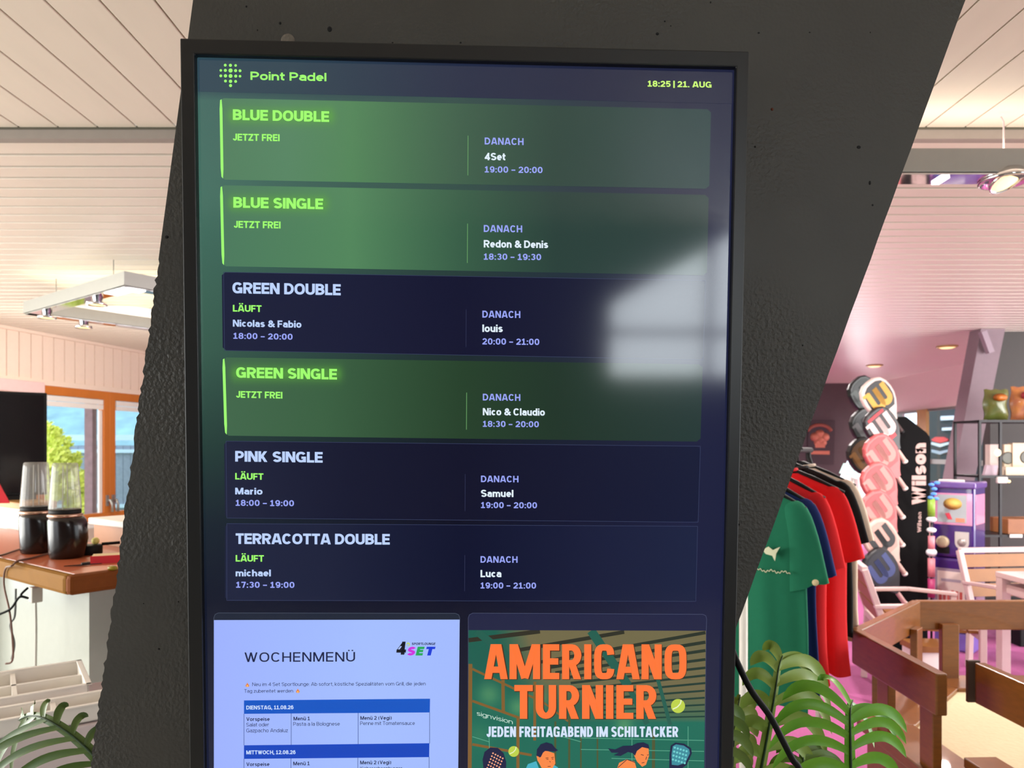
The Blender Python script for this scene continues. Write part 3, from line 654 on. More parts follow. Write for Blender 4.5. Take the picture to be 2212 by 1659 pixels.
    for (x, y) in ((366, 697), (789, 747)):
        c = L3(x, y); pts = [(0, -20), (6, -8), (14, 0), (15, 10), (8, 17), (-8, 17), (-15, 9), (-13, -2), (-8, -4), (-4, -12)]
        spoly(b, [(c[0] + p[0] / 3.881, c[1] + p[1] / 3.881) for p in pts], (226, 128, 66), .0009)
        sdisc(b, c[0], c[1] + 2.2, 1.9, (252, 200, 110), .001, 10)
    spoly(b, [(527, 1513), (929, 1509.3), (928.5, 1539), (527, 1542)], (0, 84, 196), .0007)
    spoly(b, [(527, 1610), (927.5, 1605.5), (927, 1635.5), (527, 1639.3)], (0, 66, 190), .0007)
    stext(b, 'DIENSTAG, 11.08.26', 532, 634, 1532.7, 1532, 8.4, (206, 224, 255), bold=.19)
    stext(b, 'MITTWOCH, 12.08.26', 532, 638.5, 1629.5, 1629, 8.4, (206, 224, 255), bold=.19)
    for (x, t0, t1) in [(527, 1542, 1610), (629, 1541, 1609), (773.5, 1540, 1607.5), (928, 1538, 1606), (527, 1639, 1800), (628.5, 1638, 1800), (773, 1637, 1800), (927, 1635, 1800)]:
        sline(b, (x, t0), (x, t1), 1.1, (56, 78, 140), .0008)
    for (s, x0, x1, y, cap, bo) in [('Vorspeise', 532, 582.5, 1557.5, 8, .17), ('Salat oder', 532, 581, 1569.5, 8, .11), ('Gazpacho Andaluz', 532, 622, 1582, 8, .11), ('Menü 1', 634, 669.5, 1556.3, 8, .17), ('Pasta a la Bolognese', 633.5, 734, 1567.8, 8, .11),
                                    ('Menü 2 (Vegi)', 778.5, 846, 1555, 8, .17), ('Penne mit Tomatensauce', 778, 896, 1566.4, 8, .11), ('Vorspeise', 532, 582, 1655, 8, .17), ('Menü 1', 633.5, 669, 1653.3, 8, .17), ('Menü 2 (Vegi)', 778, 845, 1651.2, 8, .17), ('Kichererbsenburger', 778, 869, 1663.6, 7.6, .11)]:
        stext(b, s, x0, x1, y, y - .4, cap, INK, bold=bo)
    b.build('menu_page', M['display'], scr)['label'] = 'pale page headed WOCHENMENÜ'
    # tournament poster
    b = MB(); P = lambda x, y: (990 + x / 3.626, 1310 + y / 3.626)
    rim = [(1011.5, 1366), (1011.5, 1335), (1014, 1328), (1021, 1324.5), (1518, 1327), (1524.5, 1330), (1526.5, 1337), (1525.5, 1366)]
    spoly(b, rim, (29, 33, 66), .0003)
    for p, q in zip(rim, rim[1:]): sline(b, p, q, 1.3, (66, 72, 100), .0004)
    sline(b, (1011.5, 1366), (1010, 2100), 1.2, (60, 66, 96), .0004); sline(b, (1525.5, 1366), (1519, 2100), 1.2, (60, 66, 96), .0004)
    def pc(u, v):
        x, y = (u - 990) * 3.626, (v - 1310) * 3.626
        top = mixc((22, 92, 78), (112, 104, 72), (x - 330) / 260 + (120 - y * .35) / 260) if y < 900 else (22, 110, 92)
        c = mixc(top, (20, 104, 86), (y - 480 - .1 * x) / 420)
        for (gx, gy, s, k) in [(240, 690, 90, .45), (470, 790, 80, .5), (1300, 930, 70, .5), (640, 720, 60, .35), (170, 1010, 90, .2)]:
            c = mixc(c, (128, 178, 110), k * math.exp(-((x - gx) / s) ** 2 - ((y - gy) / s) ** 2))
        return mixc(c, (10, 60, 56), .35 * math.exp(-((x - 900) / 160) ** 2 - ((y - 780) / 120) ** 2))
    sgrid(b, [(1012, 1361), (1525, 1362.5), (1515, 2140), (1010, 2140)], 90, 90, pc, .0005)
    k = .0006
    DKB = (46, 44, 34)
    for (x0, y0, x1, y1, w_) in [(80, 265, 640, 195, 34), (480, 340, 1300, 200, 30), (620, 440, 1936, 205, 26), (700, 480, 1936, 280, 26), (760, 520, 1936, 345, 24), (820, 560, 1936, 415, 22), (880, 600, 1936, 480, 20), (930, 650, 1936, 540, 18), (980, 690, 1936, 600, 17), (1020, 730, 1930, 660, 16), (1060, 775, 1930, 715, 15), (1080, 815, 1930, 770, 14), (1100, 850, 1930, 820, 13), (1120, 880, 1930, 862, 12)]:
        sline(b, P(x0, y0), P(x1, y1), w_ / 3.626, mixc(DKB, (20, 62, 54), (y0 - 300) / 600), k)
    for (x0, y0, x1, y1, w_) in [(140, 190, 420, 420, 60), (1040, 190, 1330, 620, 70), (1330, 620, 1480, 920, 44), (1560, 560, 1660, 930, 30)]:
        sline(b, P(x0, y0), P(x1, y1), w_ / 3.626, (30, 92, 78), k + .00004)
    WD = (128, 92, 44)
    for (x0, y0, x1, y1, w_) in [(95, 450, 88, 1500, 30), (350, 560, 352, 830, 26), (600, 590, 598, 1050, 22), (468, 860, 466, 1500, 24), (760, 900, 758, 1300, 16), (110, 490, 600, 720, 18), (110, 740, 470, 870, 20), (110, 1080, 575, 1165, 20), (960, 960, 960, 1400, 12), (870, 850, 868, 1300, 16), (1090, 1000, 1090, 1400, 12), (1530, 960, 1528, 1400, 24), (600, 700, 860, 900, 14)]:
        sline(b, P(x0, y0), P(x1, y1), w_ / 3.626, WD if x0 < 700 else (74, 84, 48), k + .00008)
    for (x0, y0, x1, y1) in [(960, 1030, 1925, 1050), (960, 1120, 1925, 1135), (780, 1010, 960, 1060), (1200, 1190, 1925, 1210), (1360, 960, 1360, 1400), (1800, 940, 1800, 1400), (240, 1000, 245, 1130), (110, 1020, 240, 1060)]:
        sline(b, P(x0, y0), P(x1, y1), 1.6, (86, 160, 132), k + .0001)
    t = k + .0002
    spoly(b, [(1012, 1361.2), (1012, 1336), (1015, 1329), (1021, 1326), (1518, 1328.2), (1523.5, 1331), (1525.5, 1338), (1525, 1362.6)], (29, 33, 66), t - .00004)
    stext(b, 'signvision', 1030, 1107.5, 1545, 1564.5, 9.5, (214, 240, 226), t, bold=.09)
    for (dx, dy) in ((1.1, 1.1),):
        stext(b, 'AMERICANO', 1046 + dx, 1483 + dx, 1467 + dy, 1467.5 + dy, 75.5, (70, 40, 22), t + .00005, bold=.19, space=.055, sq=.68); stext(b, 'TURNIER', 1111 + dx, 1418 + dx, 1552.7 + dy, 1553 + dy, 73, (70, 40, 22), t + .00005, bold=.19, space=.055, sq=.68)
    stext(b, 'AMERICANO', 1046, 1483, 1467, 1467.5, 75.5, (255, 118, 56), t + .0001, bold=.18, space=.07, sq=.68)
    stext(b, 'TURNIER', 1111, 1418, 1552.7, 1553, 73, (255, 118, 56), t + .0001, bold=.18, space=.07, sq=.68)
    stext(b, 'JEDEN FREITAGABEND IM SCHILTACKER', 1051, 1465, 1592, 1592, 22.6, (214, 228, 255), t + .0001, bold=.19, space=.08, sq=.72)
    def ball(x, y, r):
        u, v = P(x, y); r /= 3.626; sdisc(b, u, v, r, (190, 210, 74), t + .0001, 28)
        arc = [(u - r * .75, v + r * .45), (u - r * .1, v + r * .15), (u + r * .35, v - r * .35), (u + r * .45, v - r * .85)]
        for p, q in zip(arc, arc[1:]): sline(b, p, q, r * .16, (236, 244, 200), t + .00015)
    ball(1721, 780, 55); ball(434, 1136, 42)
    SK, DK = (248, 136, 70), (22, 28, 66)
    q = t + .0002
    def pp(pts, c, o): spoly(b, [P(*p) for p in pts], c, o)
    pp([(190, 1200), (205, 1140), (250, 1105), (310, 1108), (355, 1150), (376, 1220), (372, 1300), (330, 1420), (240, 1420), (200, 1300)], DK, q)
    for i in range(5):
        for j in range(6): sdisc(b, *P(272 + i * 19 - j * 9, 1150 + i * 10 + j * 23), 1.9, (250, 170, 130), q + .0001, 8)
    pp([(520, 1290), (545, 1235), (610, 1212), (640, 1290), (640, 1420), (480, 1420)], (70, 176, 196), q)
    pp([(740, 1235), (780, 1260), (800, 1420), (640, 1420), (690, 1300)], (70, 176, 196), q)
    pp([(618, 1200), (650, 1260), (700, 1330), (760, 1230), (752, 1150), (660, 1120), (640, 1180)], SK, q + .0001)
    pp([(612, 1170), (630, 1172), (640, 1214), (622, 1212)], SK, q + .00012)
    pp([(612, 1170), (616, 1120), (645, 1080), (690, 1064), (735, 1078), (760, 1110), (782, 1128), (756, 1138), (680, 1132), (664, 1145), (645, 1182)], DK, q + .0002)
    for (x0, y0, x1, y1) in [(684, 1188, 706, 1186), (728, 1186, 748, 1180), (715, 1212, 722, 1220), (700, 1254, 724, 1252), (690, 1197, 706, 1197), (732, 1196, 746, 1194)]: sline(b, P(x0, y0), P(x1, y1), 1.3, (90, 44, 40), q + .0003)
    pp([(1245, 1266), (1260, 1225), (1320, 1198), (1380, 1215), (1400, 1280), (1420, 1420), (1200, 1420)], SK, q)
    pp([(1370, 1150), (1400, 1215), (1440, 1256), (1470, 1240), (1494, 1170), (1490, 1110), (1440, 1100), (1390, 1140)], SK, q + .0001)
    pp([(1172, 1112), (1230, 1120), (1290, 1092), (1360, 1090), (1400, 1070), (1450, 1064), (1490, 1082), (1498, 1115), (1440, 1102), (1400, 1130), (1384, 1170), (1366, 1150), (1330, 1140), (1270, 1172), (1216, 1166), (1256, 1146), (1200, 1146)], DK, q + .0002)
    for (x0, y0, x1, y1) in [(1430, 1160, 1452, 1166), (1476, 1176, 1468, 1200), (1436, 1226, 1458, 1222), (1478, 1165, 1492, 1162), (1320, 1200, 1250, 1262), (1320, 1198, 1385, 1222)]: sline(b, P(x0, y0), P(x1, y1), 1.4, (60, 36, 50), q + .0003)
    pp([(1654, 1160), (1664, 1090), (1700, 1066), (1770, 1075), (1822, 1110), (1830, 1150), (1790, 1240), (1750, 1270), (1740, 1420), (1670, 1420), (1652, 1260)], DK, q)
    pp([(1670, 1160), (1680, 1095), (1706, 1080), (1766, 1090), (1808, 1118), (1814, 1150), (1778, 1226), (1720, 1245), (1672, 1240)], (58, 140, 156), q + .0001)
    for i in range(5):
        for j in range(4): sdisc(b, *P(1696 + i * 23 - j * 5, 1106 + i * 7 + j * 31), 2.4, (110, 206, 206), q + .0002, 10)
    b.build('tournament_poster', M['display'], scr)['label'] = 'green poster headed AMERICANO TURNIER'
television()
def cable():
    pts = [onpl(1560, 1350, -.052), onpl(1577, 1388, -.045), onpl(1590, 1425, -.03), onpl(1622, 1490, -.02), onpl(1662, 1545, -.015), onpl(1690, 1598, -.01), onpl(1712, 1640, -.01), onpl(1730, 1668, -.01), onpl(1775, 1790, -.01)]
    last = pts[-1]; pts += [last + Vector((.03, .03, -.25)), Vector((last.x + .04, last.y + .1, .02)), Vector((last.x + .3, last.y + .4, .008))]
    cu = []
    for i in range(len(pts) - 1):                        # smooth through the points
        p0, p1, p2, p3 = pts[max(i - 1, 0)], pts[i], pts[i + 1], pts[min(i + 2, len(pts) - 1)]
        for k in range(6):
            s = k / 6; cu.append(.5 * ((2 * p1) + (p2 - p0) * s + (2 * p0 - 5 * p1 + 4 * p2 - p3) * s * s + (3 * p1 - p0 - 3 * p2 + p3) * s ** 3))
    cu.append(pts[-1])
    tag(MB().tube(cu, .0046, 10).build('power_cable', M['cable']), 'black power cable hanging from behind the large screen past the plant', 'cable')
cable()

# ------------------------------------------------------------------ left: pendant light frame
LZ0, LZ1 = 2.385, 2.465
def frame_light():
    root = thing('frame_light', 'square hanging light frame with chrome underside above the counter', 'ceiling light', (-2.4, 4.9, LZ1))
    A = Vector((-2.10, 3.91, 0)); e = Vector((-.803, .597, 0)); f = Vector((.597, .803, 0)); Ln = 1.37; Wb = .09
    def bars(b, z, ht, inset, mi=0):
        for (p, d, q) in ((A, e, f), (A + f * Ln, e, -f), (A, f, e), (A + e * Ln, f, -e)):
            a0 = p + q * (Wb / 2); L = Ln
            b.bar(a0 + d * inset + Vector((0, 0, z)), a0 + d * (L - inset) + Vector((0, 0, z)), Wb - 2 * inset, ht)
    b = MB(); bars(b, (LZ0 + LZ1) / 2 + .002, LZ1 - LZ0 - .004, 0); b.build('light_frame', M['alu'], root)
    b = MB(); bars(b, LZ0 - .0015, .005, .006); b.build('chrome_plate', M['chrome'], root)
    # glowing panel in the near corner
    b = MB(); a0 = A + f * (Wb / 2) + Vector((0, 0, LZ0 - .0075)); b.bar(a0 + e * .02, a0 + e * .25, .075, .006); b.bar(A + e * (Wb / 2) + f * .02 + Vector((0, 0, LZ0 - .0075)), A + e * (Wb / 2) + f * .12 + Vector((0, 0, LZ0 - .0075)), .075, .006)
    b.build('diffuser', mat('lit_diffuser', (255, 255, 255), .5, emit=(255, 255, 255), estr=2.5), root)
    for (p) in (A + e * .42 + f * .045, A + e * 1.12 + f * .045, A + e * (Ln - .045) + f * .35, A + e * (Ln - .045) + f * 1.0):
        h = MB().lathe(p + Vector((0, 0, LZ0 - .05)), [(.03, .046), (.03, .02), (.052, .014), (.055, .0), (.05, -.002), (.044, .006), (.044, .012)], 24).build('spotlight', M['chrome'], root)
        MB().lathe(p + Vector((0, 0, LZ0 - .05)), [(1e-5, .006), (.043, .004)], 20).build('lamp_lens', mat('warm_lens', (255, 230, 170), .4, emit=(255, 214, 140), estr=2.2), h)
    for p in (A + e * .22 + f * .045, A + e * .98 + f * .045, A + e * 1.2 + f * 1.2):
        MB().tube([p + Vector((0, 0, LZ1)), p + Vector((0, 0, 2.568))], .002, 6).build('suspension_wire', M['cableg'], root)
frame_light()
def bar_light():
    root = thing('bar_light', 'long hanging aluminium light bar with tilted round spot by the shop ceiling', 'ceiling light', (2.3, 2.35, LZ1))
    b = MB().box((2.15, 2.36, (LZ0 + LZ1) / 2 + .002), (2.3, .09, LZ1 - LZ0 - .004)); b.build('light_frame', M['alu'], root, bevel=.002)
    MB().box((2.15, 2.36, LZ0 - .0015), (2.29, .086, .005)).build('chrome_plate', M['chrome'], root)
    MB().box((1.40, 2.36, LZ0 - .0075), (.025, .06, .006)).build('light_strip', MATS['lit_diffuser'], root)
    c = px(2172, 391, 2.36)
    ring = MB().lathe(c, [(.05, .034), (.07, .012), (.078, .004), (.078, -.004), (.068, -.006), (.06, .006), (.05, .012)], 32)
    o = ring.build('spotlight', M['chrome'], root)
    _z = Vector((-.22, .42, .88)).normalized(); _x = Vector((1, 0, .25)); _x = (_x - _z * _x.dot(_z)).normalized(); ax = (_x, _z.cross(_x), _z)
    MB().lathe(c + Vector((.003, 0, .0)), [(.05, .016), (.053, -.004), (.049, -.006), (.046, .004)], 28, 0, ax).build('gimbal_ring', M['chrome'], o)
    MB().lathe(c + Vector((.003, 0, .0)), [(1e-5, -.010), (.03, -.008), (.046, .0)], 24, 0, ax).build('lamp_lens', MATS['warm_lens'], o)
    for x in (px(2168, 300, 2.36).x, .95 + .15):
        p = Vector((x, 2.36, LZ1)); MB().tube([p, p + Vector((0, 0, .105)), p + Vector((-.012, -.004, .119))], .0028, 6).build('suspension_wire', M['whitem'], root)
bar_light()
for k, (u, v, d, lb) in enumerate([(2046, 748, 7.5, 'larger round recessed ceiling light glowing warm near the mauve column'), (1889, 788, 9.2, 'smaller round recessed ceiling light glowing warm above the racket stand')]):
    p = px(u, v, d); p.z = 2.57
    t = thing('recessed_light', lb, 'ceiling light', p, 0, 'recessed ceiling lights of the shop')
    MB().lathe(p, [(.10, 0), (.10, -.012), (.085, -.02), (.08, -.006)], 28).build('light_rim', mat('brass_rim', (206, 180, 110), .3, metal=.5), t)
    MB().lathe(p, [(1e-5, -.030), (.05, -.026), (.084, -.012)], 24).build('lamp_lens', mat('warm_panel', (255, 236, 190), .4, emit=(255, 222, 150), estr=1.3), t)

# ------------------------------------------------------------------ left: counter and what stands on it
CC = Vector((-1.394, 2.286, 0)); E1 = Vector((-.806, .592, 0)); E2 = Vector((.592, .806, 0)); CZ = 1.1
def cp(a, b, z=CZ): return CC + E1 * a + E2 * b + Vector((0, 0, z))
AX = (E1, E2, Vector((0, 0, 1)))
def counter():
    root = thing('bar_counter', 'terracotta topped bar counter with rounded wooden edge on pale base', 'counter', cp(.8, .2, 0))
    MB().box(cp(.93, .215, CZ - .025), (1.82, .39, .05), AX).build('counter_top', M['counter'], root, bevel=.004)
    b = MB().box(cp(.92, -.0, CZ - .03), (1.84, .04, .064), AX); b.build('front_edge', M['counteredge'], root, bevel=.014)
    b = MB().box(cp(.0, .2, CZ - .03), (.04, .43, .064), AX); b.build('end_edge', mat('counter_end_wood', (118, 64, 28), .65, noise=.15, spec=.08), root, bevel=.014)
    MB().box(cp(1.0, .26, (CZ - .062) / 2), (1.64, .26, CZ - .062), AX).build('base_panel', mat('pale_green_laminate', (150, 154, 146), .22, noise=.03, spec=.6), root)
    MB().box(cp(1.42, .105, .55), (.8, .05, .9), AX).build('side_panel', M['white'], root)
counter()
tag(MB().box(cp(.32, .44, 1.075), (.95, .05, .21), AX).build('counter_upstand', mat('tan_board', (164, 106, 58), .5)), 'tan upright board along the back of the counter right of the blenders', 'board')
tag(MB().box(cp(.32, .50, 1.195), (.95, .22, .028), AX).build('white_ledge', M['white'], bevel=.006), 'white ledge on the tan board under the window', 'ledge')
lb = thing('low_cabinet', 'white cabinet with oak top carrying the dark monitor behind the counter', 'cabinet', cp(2.32, .51, 0))
MB().box(cp(2.32, .51, .60), (1.44, .15, 1.2), AX).build('cabinet_body', M['white'], lb)
MB().box(cp(2.32, .505, 1.217), (1.46, .16, .034), AX).build('cabinet_top', M['oak'], lb, bevel=.004)
def monitor():
    pr = px(101, 1080, 3.9); d = Vector((.8, .6, 0)); n = Vector((.6, -.8, 0)); z0, z1 = 1.255, 1.802
    root = thing('monitor', 'dark switched-off flat monitor standing on the oak topped cabinet', 'monitor', (pr.x - .35, pr.y - .1, 1.234))
    c = Vector((pr.x, pr.y, (z0 + z1) / 2)) - d * .42
    MB().box(c, (.84, .035, z1 - z0), (d, n, Vector((0, 0, 1)))).build('monitor_case', M['black'], root, bevel=.004)
    MB().box(c + n * .0185, (.81, .002, z1 - z0 - .03), (d, n, Vector((0, 0, 1)))).build('glass_front', mat('off_screen', (26, 22, 24), .12), root)
    MB().box(c - Vector((0, 0, (z1 - z0) / 2 + .01)) + d * .27, (.2, .10, .020), (d, n, Vector((0, 0, 1)))).build('stand', M['black'], root)
monitor()
q = px(-6, 1082, 3.56); tag(MB().prism([(q.x - .05, q.y, 1.2345), (q.x + .042, q.y + .03, 1.2345), (q.x - .02, q.y, 1.39), (q.x - .06, q.y - .02, 1.39)], (.03, -.045, 0)).build('menu_stand', M['red']), 'red folded card stand in front of the dark monitor', 'card')
def blender(u, d, lb_, first):
    p = px(u, 1000, d); p.z = CZ
    if first:
        root = thing('blender', lb_, 'blender', p, 0, 'pair of cup blenders on the counter')
        s = 1.0; b = MB()
        prof = [(.050, 0), (.054, .005), (.056, .02), (.058, .07), (.060, .12), (.060, .138), (.057, .15)]
        b.lathe(p, prof, 32)
        for i in range(len(b.v)):                          # motor bulge on the right
            q = b.v[i] - p
            if q.x > 0: b.v[i] = p + Vector((q.x * (1 + .30 * math.sin(math.pi * min(1, q.z / .15)) ** .7), q.y, q.z))
        b.build('motor_base', mat('gloss_black_brown', (22, 12, 12), .2, noise=.2, coat=.1), root)
        MB().lathe(p + Vector((-.004, 0, .1495)), [(.055, 0), (.058, .004), (.058, .011), (.053, .014)], 32).build('locking_ring', mat('rose_steel', (196, 160, 140), .25, metal=.9), root)
        MB().lathe(p + Vector((-.004, 0, .163)), [(.052, 0), (.053, .006), (.052, .016)], 32).build('blade_collar', M['black'], root)
        j = MB().lathe(p + Vector((-.004, 0, .179)), [(.053, 0), (.0535, .004), (.048, .08), (.043, .15), (.041, .166), (.037, .170), (1e-5, .170)], 32).build('cup', M['jar'], root)
        b = MB()
        for k in range(4):
            a = k * math.pi / 2 + .4; cs = Vector((math.cos(a), math.sin(a), 0)); b.tube([p + Vector((-.004, 0, .182)) + cs * .0515, p + Vector((-.004, 0, .34)) + cs * .0405], .0022, 5)
        b.build('cup_rib', mat('clear_rib', (214, 214, 210), .2, alpha=.5), j)
        return root
b1 = blender(143, 2.66, 'black cup blender nearest the counter corner with clear upturned cup', True)
b1.rotation_euler.z = 0
p2 = px(80, 1000, 2.79); p2.z = CZ
dup(b1, p2, 0, 'black cup blender further left, half hidden behind its twin')
def small_left():
    p = pz(196, 1197, CZ); root = thing('lid', 'black round lid with yellow knob lying right of the blenders', 'lid', p)
    MB().lathe(p, [(.038, 0), (.040, .004), (.040, .032), (.036, .036), (1e-5, .036)], 24).build('lid_body', M['black'], root)
    MB().sphere(p + Vector((.012, .01, .049)), .014, 0, (1, 1, 1.0)).build('knob', mat('pale_yellow', (240, 226, 130), .4), root)
    MB().tube([p + Vector((.03, .02, .036)), p + Vector((.085, .05, .038))], .006, 6).build('handle', M['black'], root)
    q = pz(245, 1212, CZ); d = Vector((.9, .43, 0)).normalized(); n = Vector((-d.y, d.x, 0))
    root = thing('red_book', 'red covered book with cream pages at the counter end', 'book', q)
    MB().box(q + Vector((0, 0, .013)), (.13, .085, .022), (d, n, Vector((0, 0, 1)))).build('pages', mat('page_edge', (222, 196, 150), .8), root)
    MB().box(q + Vector((0, 0, .001)), (.136, .09, .002), (d, n, Vector((0, 0, 1)))).box(q + Vector((0, -.0, .0135)) - n * .0455, (.136, .003, .027), (d, n, Vector((0, 0, 1)))).build('cover', M['red'], root)
    a, c = pz(138, 1224, CZ + .003), pz(220, 1218, CZ + .003); b = MB(); m_ = (a + c) / 2; w_ = Vector((.25, .97, 0)) * .016
    b.prism([a, m_ + w_ * .6 - (c - a) * .1, c, m_ - w_ + (c - a) * .05], (0, 0, .003)); b.tube([m_ - w_ * .4 + Vector((0, 0, .005)), m_ + w_ * .3 + (c - a) * .15 + Vector((0, 0, .006))], .005, 6)
    tag(b.build('bottle_opener', mat('gun_metal', (46, 42, 42), .35, metal=.5)), 'flat dark metal opener lying at the front of the counter', 'opener')
    q = pz(243, 1227, CZ + .008); tag(MB().sphere(q, .011, 0, (1.5, 1, .75)).build('olive', mat('olive_green', (140, 124, 20), .35)), 'olive green blob near the counter end beside the pillar', 'olive')
    # cords running over the counter edge and down the base
    def cord(pts, r, lbl, m=M['cableg']):
        cu = []; P = [Vector(p) for p in pts]
        for i in range(len(P) - 1):
            p0, p1, p2, p3 = P[max(i - 1, 0)], P[i], P[i + 1], P[min(i + 2, len(P) - 1)]
            for k in range(6):
                s_ = k / 6; cu.append(.5 * ((2 * p1) + (p2 - p0) * s_ + (2 * p0 - 5 * p1 + 4 * p2 - p3) * s_ * s_ + (3 * p1 - p0 - 3 * p2 + p3) * s_ ** 3))
        cu.append(P[-1]); tag(MB().tube(cu, r, 6).build('cord', m), lbl, 'cord')
    zt = CZ + .004
    brown = mat('cord_brown', (104, 70, 58), .5)
    cord([pz(104, 1196, zt), pz(70, 1205, zt), pz(38, 1212, zt), pz(26, 1222, zt), cp(.455, -.027, CZ - .02), cp(.46, -.03, CZ - .08), px(22, 1330, 2.46), px(28, 1420, 2.46), px(12, 1434, 2.46)], .0035, 'grey cord running from front blender over the counter edge', brown)
    cord([pz(56, 1182, zt), pz(28, 1191, zt), pz(0, 1200, zt), pz(-40, 1205, zt)], .0035, 'brown cord running left along the counter from rear blender', brown)
    cord([px(60, 1270, 2.5), px(45, 1286, 2.47), px(60, 1292, 2.47), px(42, 1290, 2.46), px(22, 1316, 2.46), px(-10, 1330, 2.46)], .004, 'black looped cord under the counter edge', M['cable'])
    cord([px(34, 1272, 2.49), px(32, 1330, 2.47), px(22, 1350, 2.47), px(31, 1390, 2.47), px(25, 1424, 2.47)], .0035, 'dark grey cord hanging in a wave below the counter', M['cableg'])
    cord([px(77, 1300, 2.56), px(78, 1360, 2.56), px(77, 1445, 2.56)], .004, 'pale grey cord dropping straight from the socket strip', mat('cord_pale', (176, 172, 164), .5))
    c = px(77, 1284, 2.55); tag(MB().box(c, (.032, .035, .055), AX).build('socket_strip', mat('socket_grey', (176, 170, 160), .5), bevel=.003), 'grey socket block fixed under the counter', 'socket')
small_left()
def trays():
    f1 = Vector((.81, .587, 0)); f2 = Vector((-.587, .81, 0)); up = Vector((0, 0, 1)); z = .80
    Rb = Vector((-1.257, 2.145, 0)); Ra = Vector((-1.17, 2.115, 0))
    def tray(o, L, D, nx, ny, lbl, dep=.045):
        """o: right front corner; runs L along -f1 and D along f2"""
        root = thing('compartment_tray', lbl, 'tray', o - f1 * L / 2 + f2 * D / 2 + up * (z - dep), 0, 'white trays below the counter')
        b = MB(); t = .006
        c = o - f1 * L / 2 + f2 * D / 2
        b.box(c + up * (z - dep + .003), (L, D, .006), (f1, f2, up)); b.box(o - f1 * L / 2 + f2 * t / 2 + up * (z - dep / 2), (L, t, dep), (f1, f2, up)); b.box(o - f1 * L / 2 + f2 * (D - t / 2) + up * (z - dep / 2), (L, t, dep), (f1, f2, up))
        b.box(o - f1 * t / 2 + f2 * D / 2 + up * (z - dep / 2), (t, D, dep), (f1, f2, up)); b.box(o - f1 * (L - t / 2) + f2 * D / 2 + up * (z - dep / 2), (t, D, dep), (f1, f2, up))
        b.build('tray_body', M['white'], root, bevel=.002)
        b = MB()
        for (a, w_, l2, off) in ((0, 1, L + .016, 0), (1, 1, L + .016, 0)):
            b.box(o - f1 * L / 2 + f2 * (a * D) + up * (z + .002), (l2, .014, .005), (f1, f2, up))
        for a in (0, 1): b.box(o - f1 * (a * L) + f2 * D / 2 + up * (z + .002), (.016, D + .014, .005), (f1, f2, up))
        b.build('rim', M['white'], root, bevel=.0015)
        for i in range(1, nx): MB().box(o - f1 * (L * i / nx) + f2 * D / 2 + up * (z - dep / 2 - .002), (.012, D - .012, dep - .006), (f1, f2, up)).build('divider', M['white'], root)
        for j in range(1, ny): MB().box(o - f1 * (L / 2) + f2 * (D * j / ny) + up * (z - dep / 2 - .002), (L - .012, .012, dep - .006), (f1, f2, up)).build('divider', M['white'], root)
    tray(Rb, .36, .29, 2, 2, 'rear white tray with four compartments under the counter')
    tray(Ra - f2 * .125 - f1 * .0, .30, .11, 2, 1, 'front white tray with two compartments above the plant leaf')
    b = MB(); c = Ra - f1 * .22 + f2 * .06
    b.box(c + up * .376, (.62, .40, .752), (f1, f2, up))
    tag(b.build('serving_cart', mat('cart_mauve_white', (206, 192, 192), .5), bevel=.004), 'pale box unit carrying the white trays', 'cart')
trays()

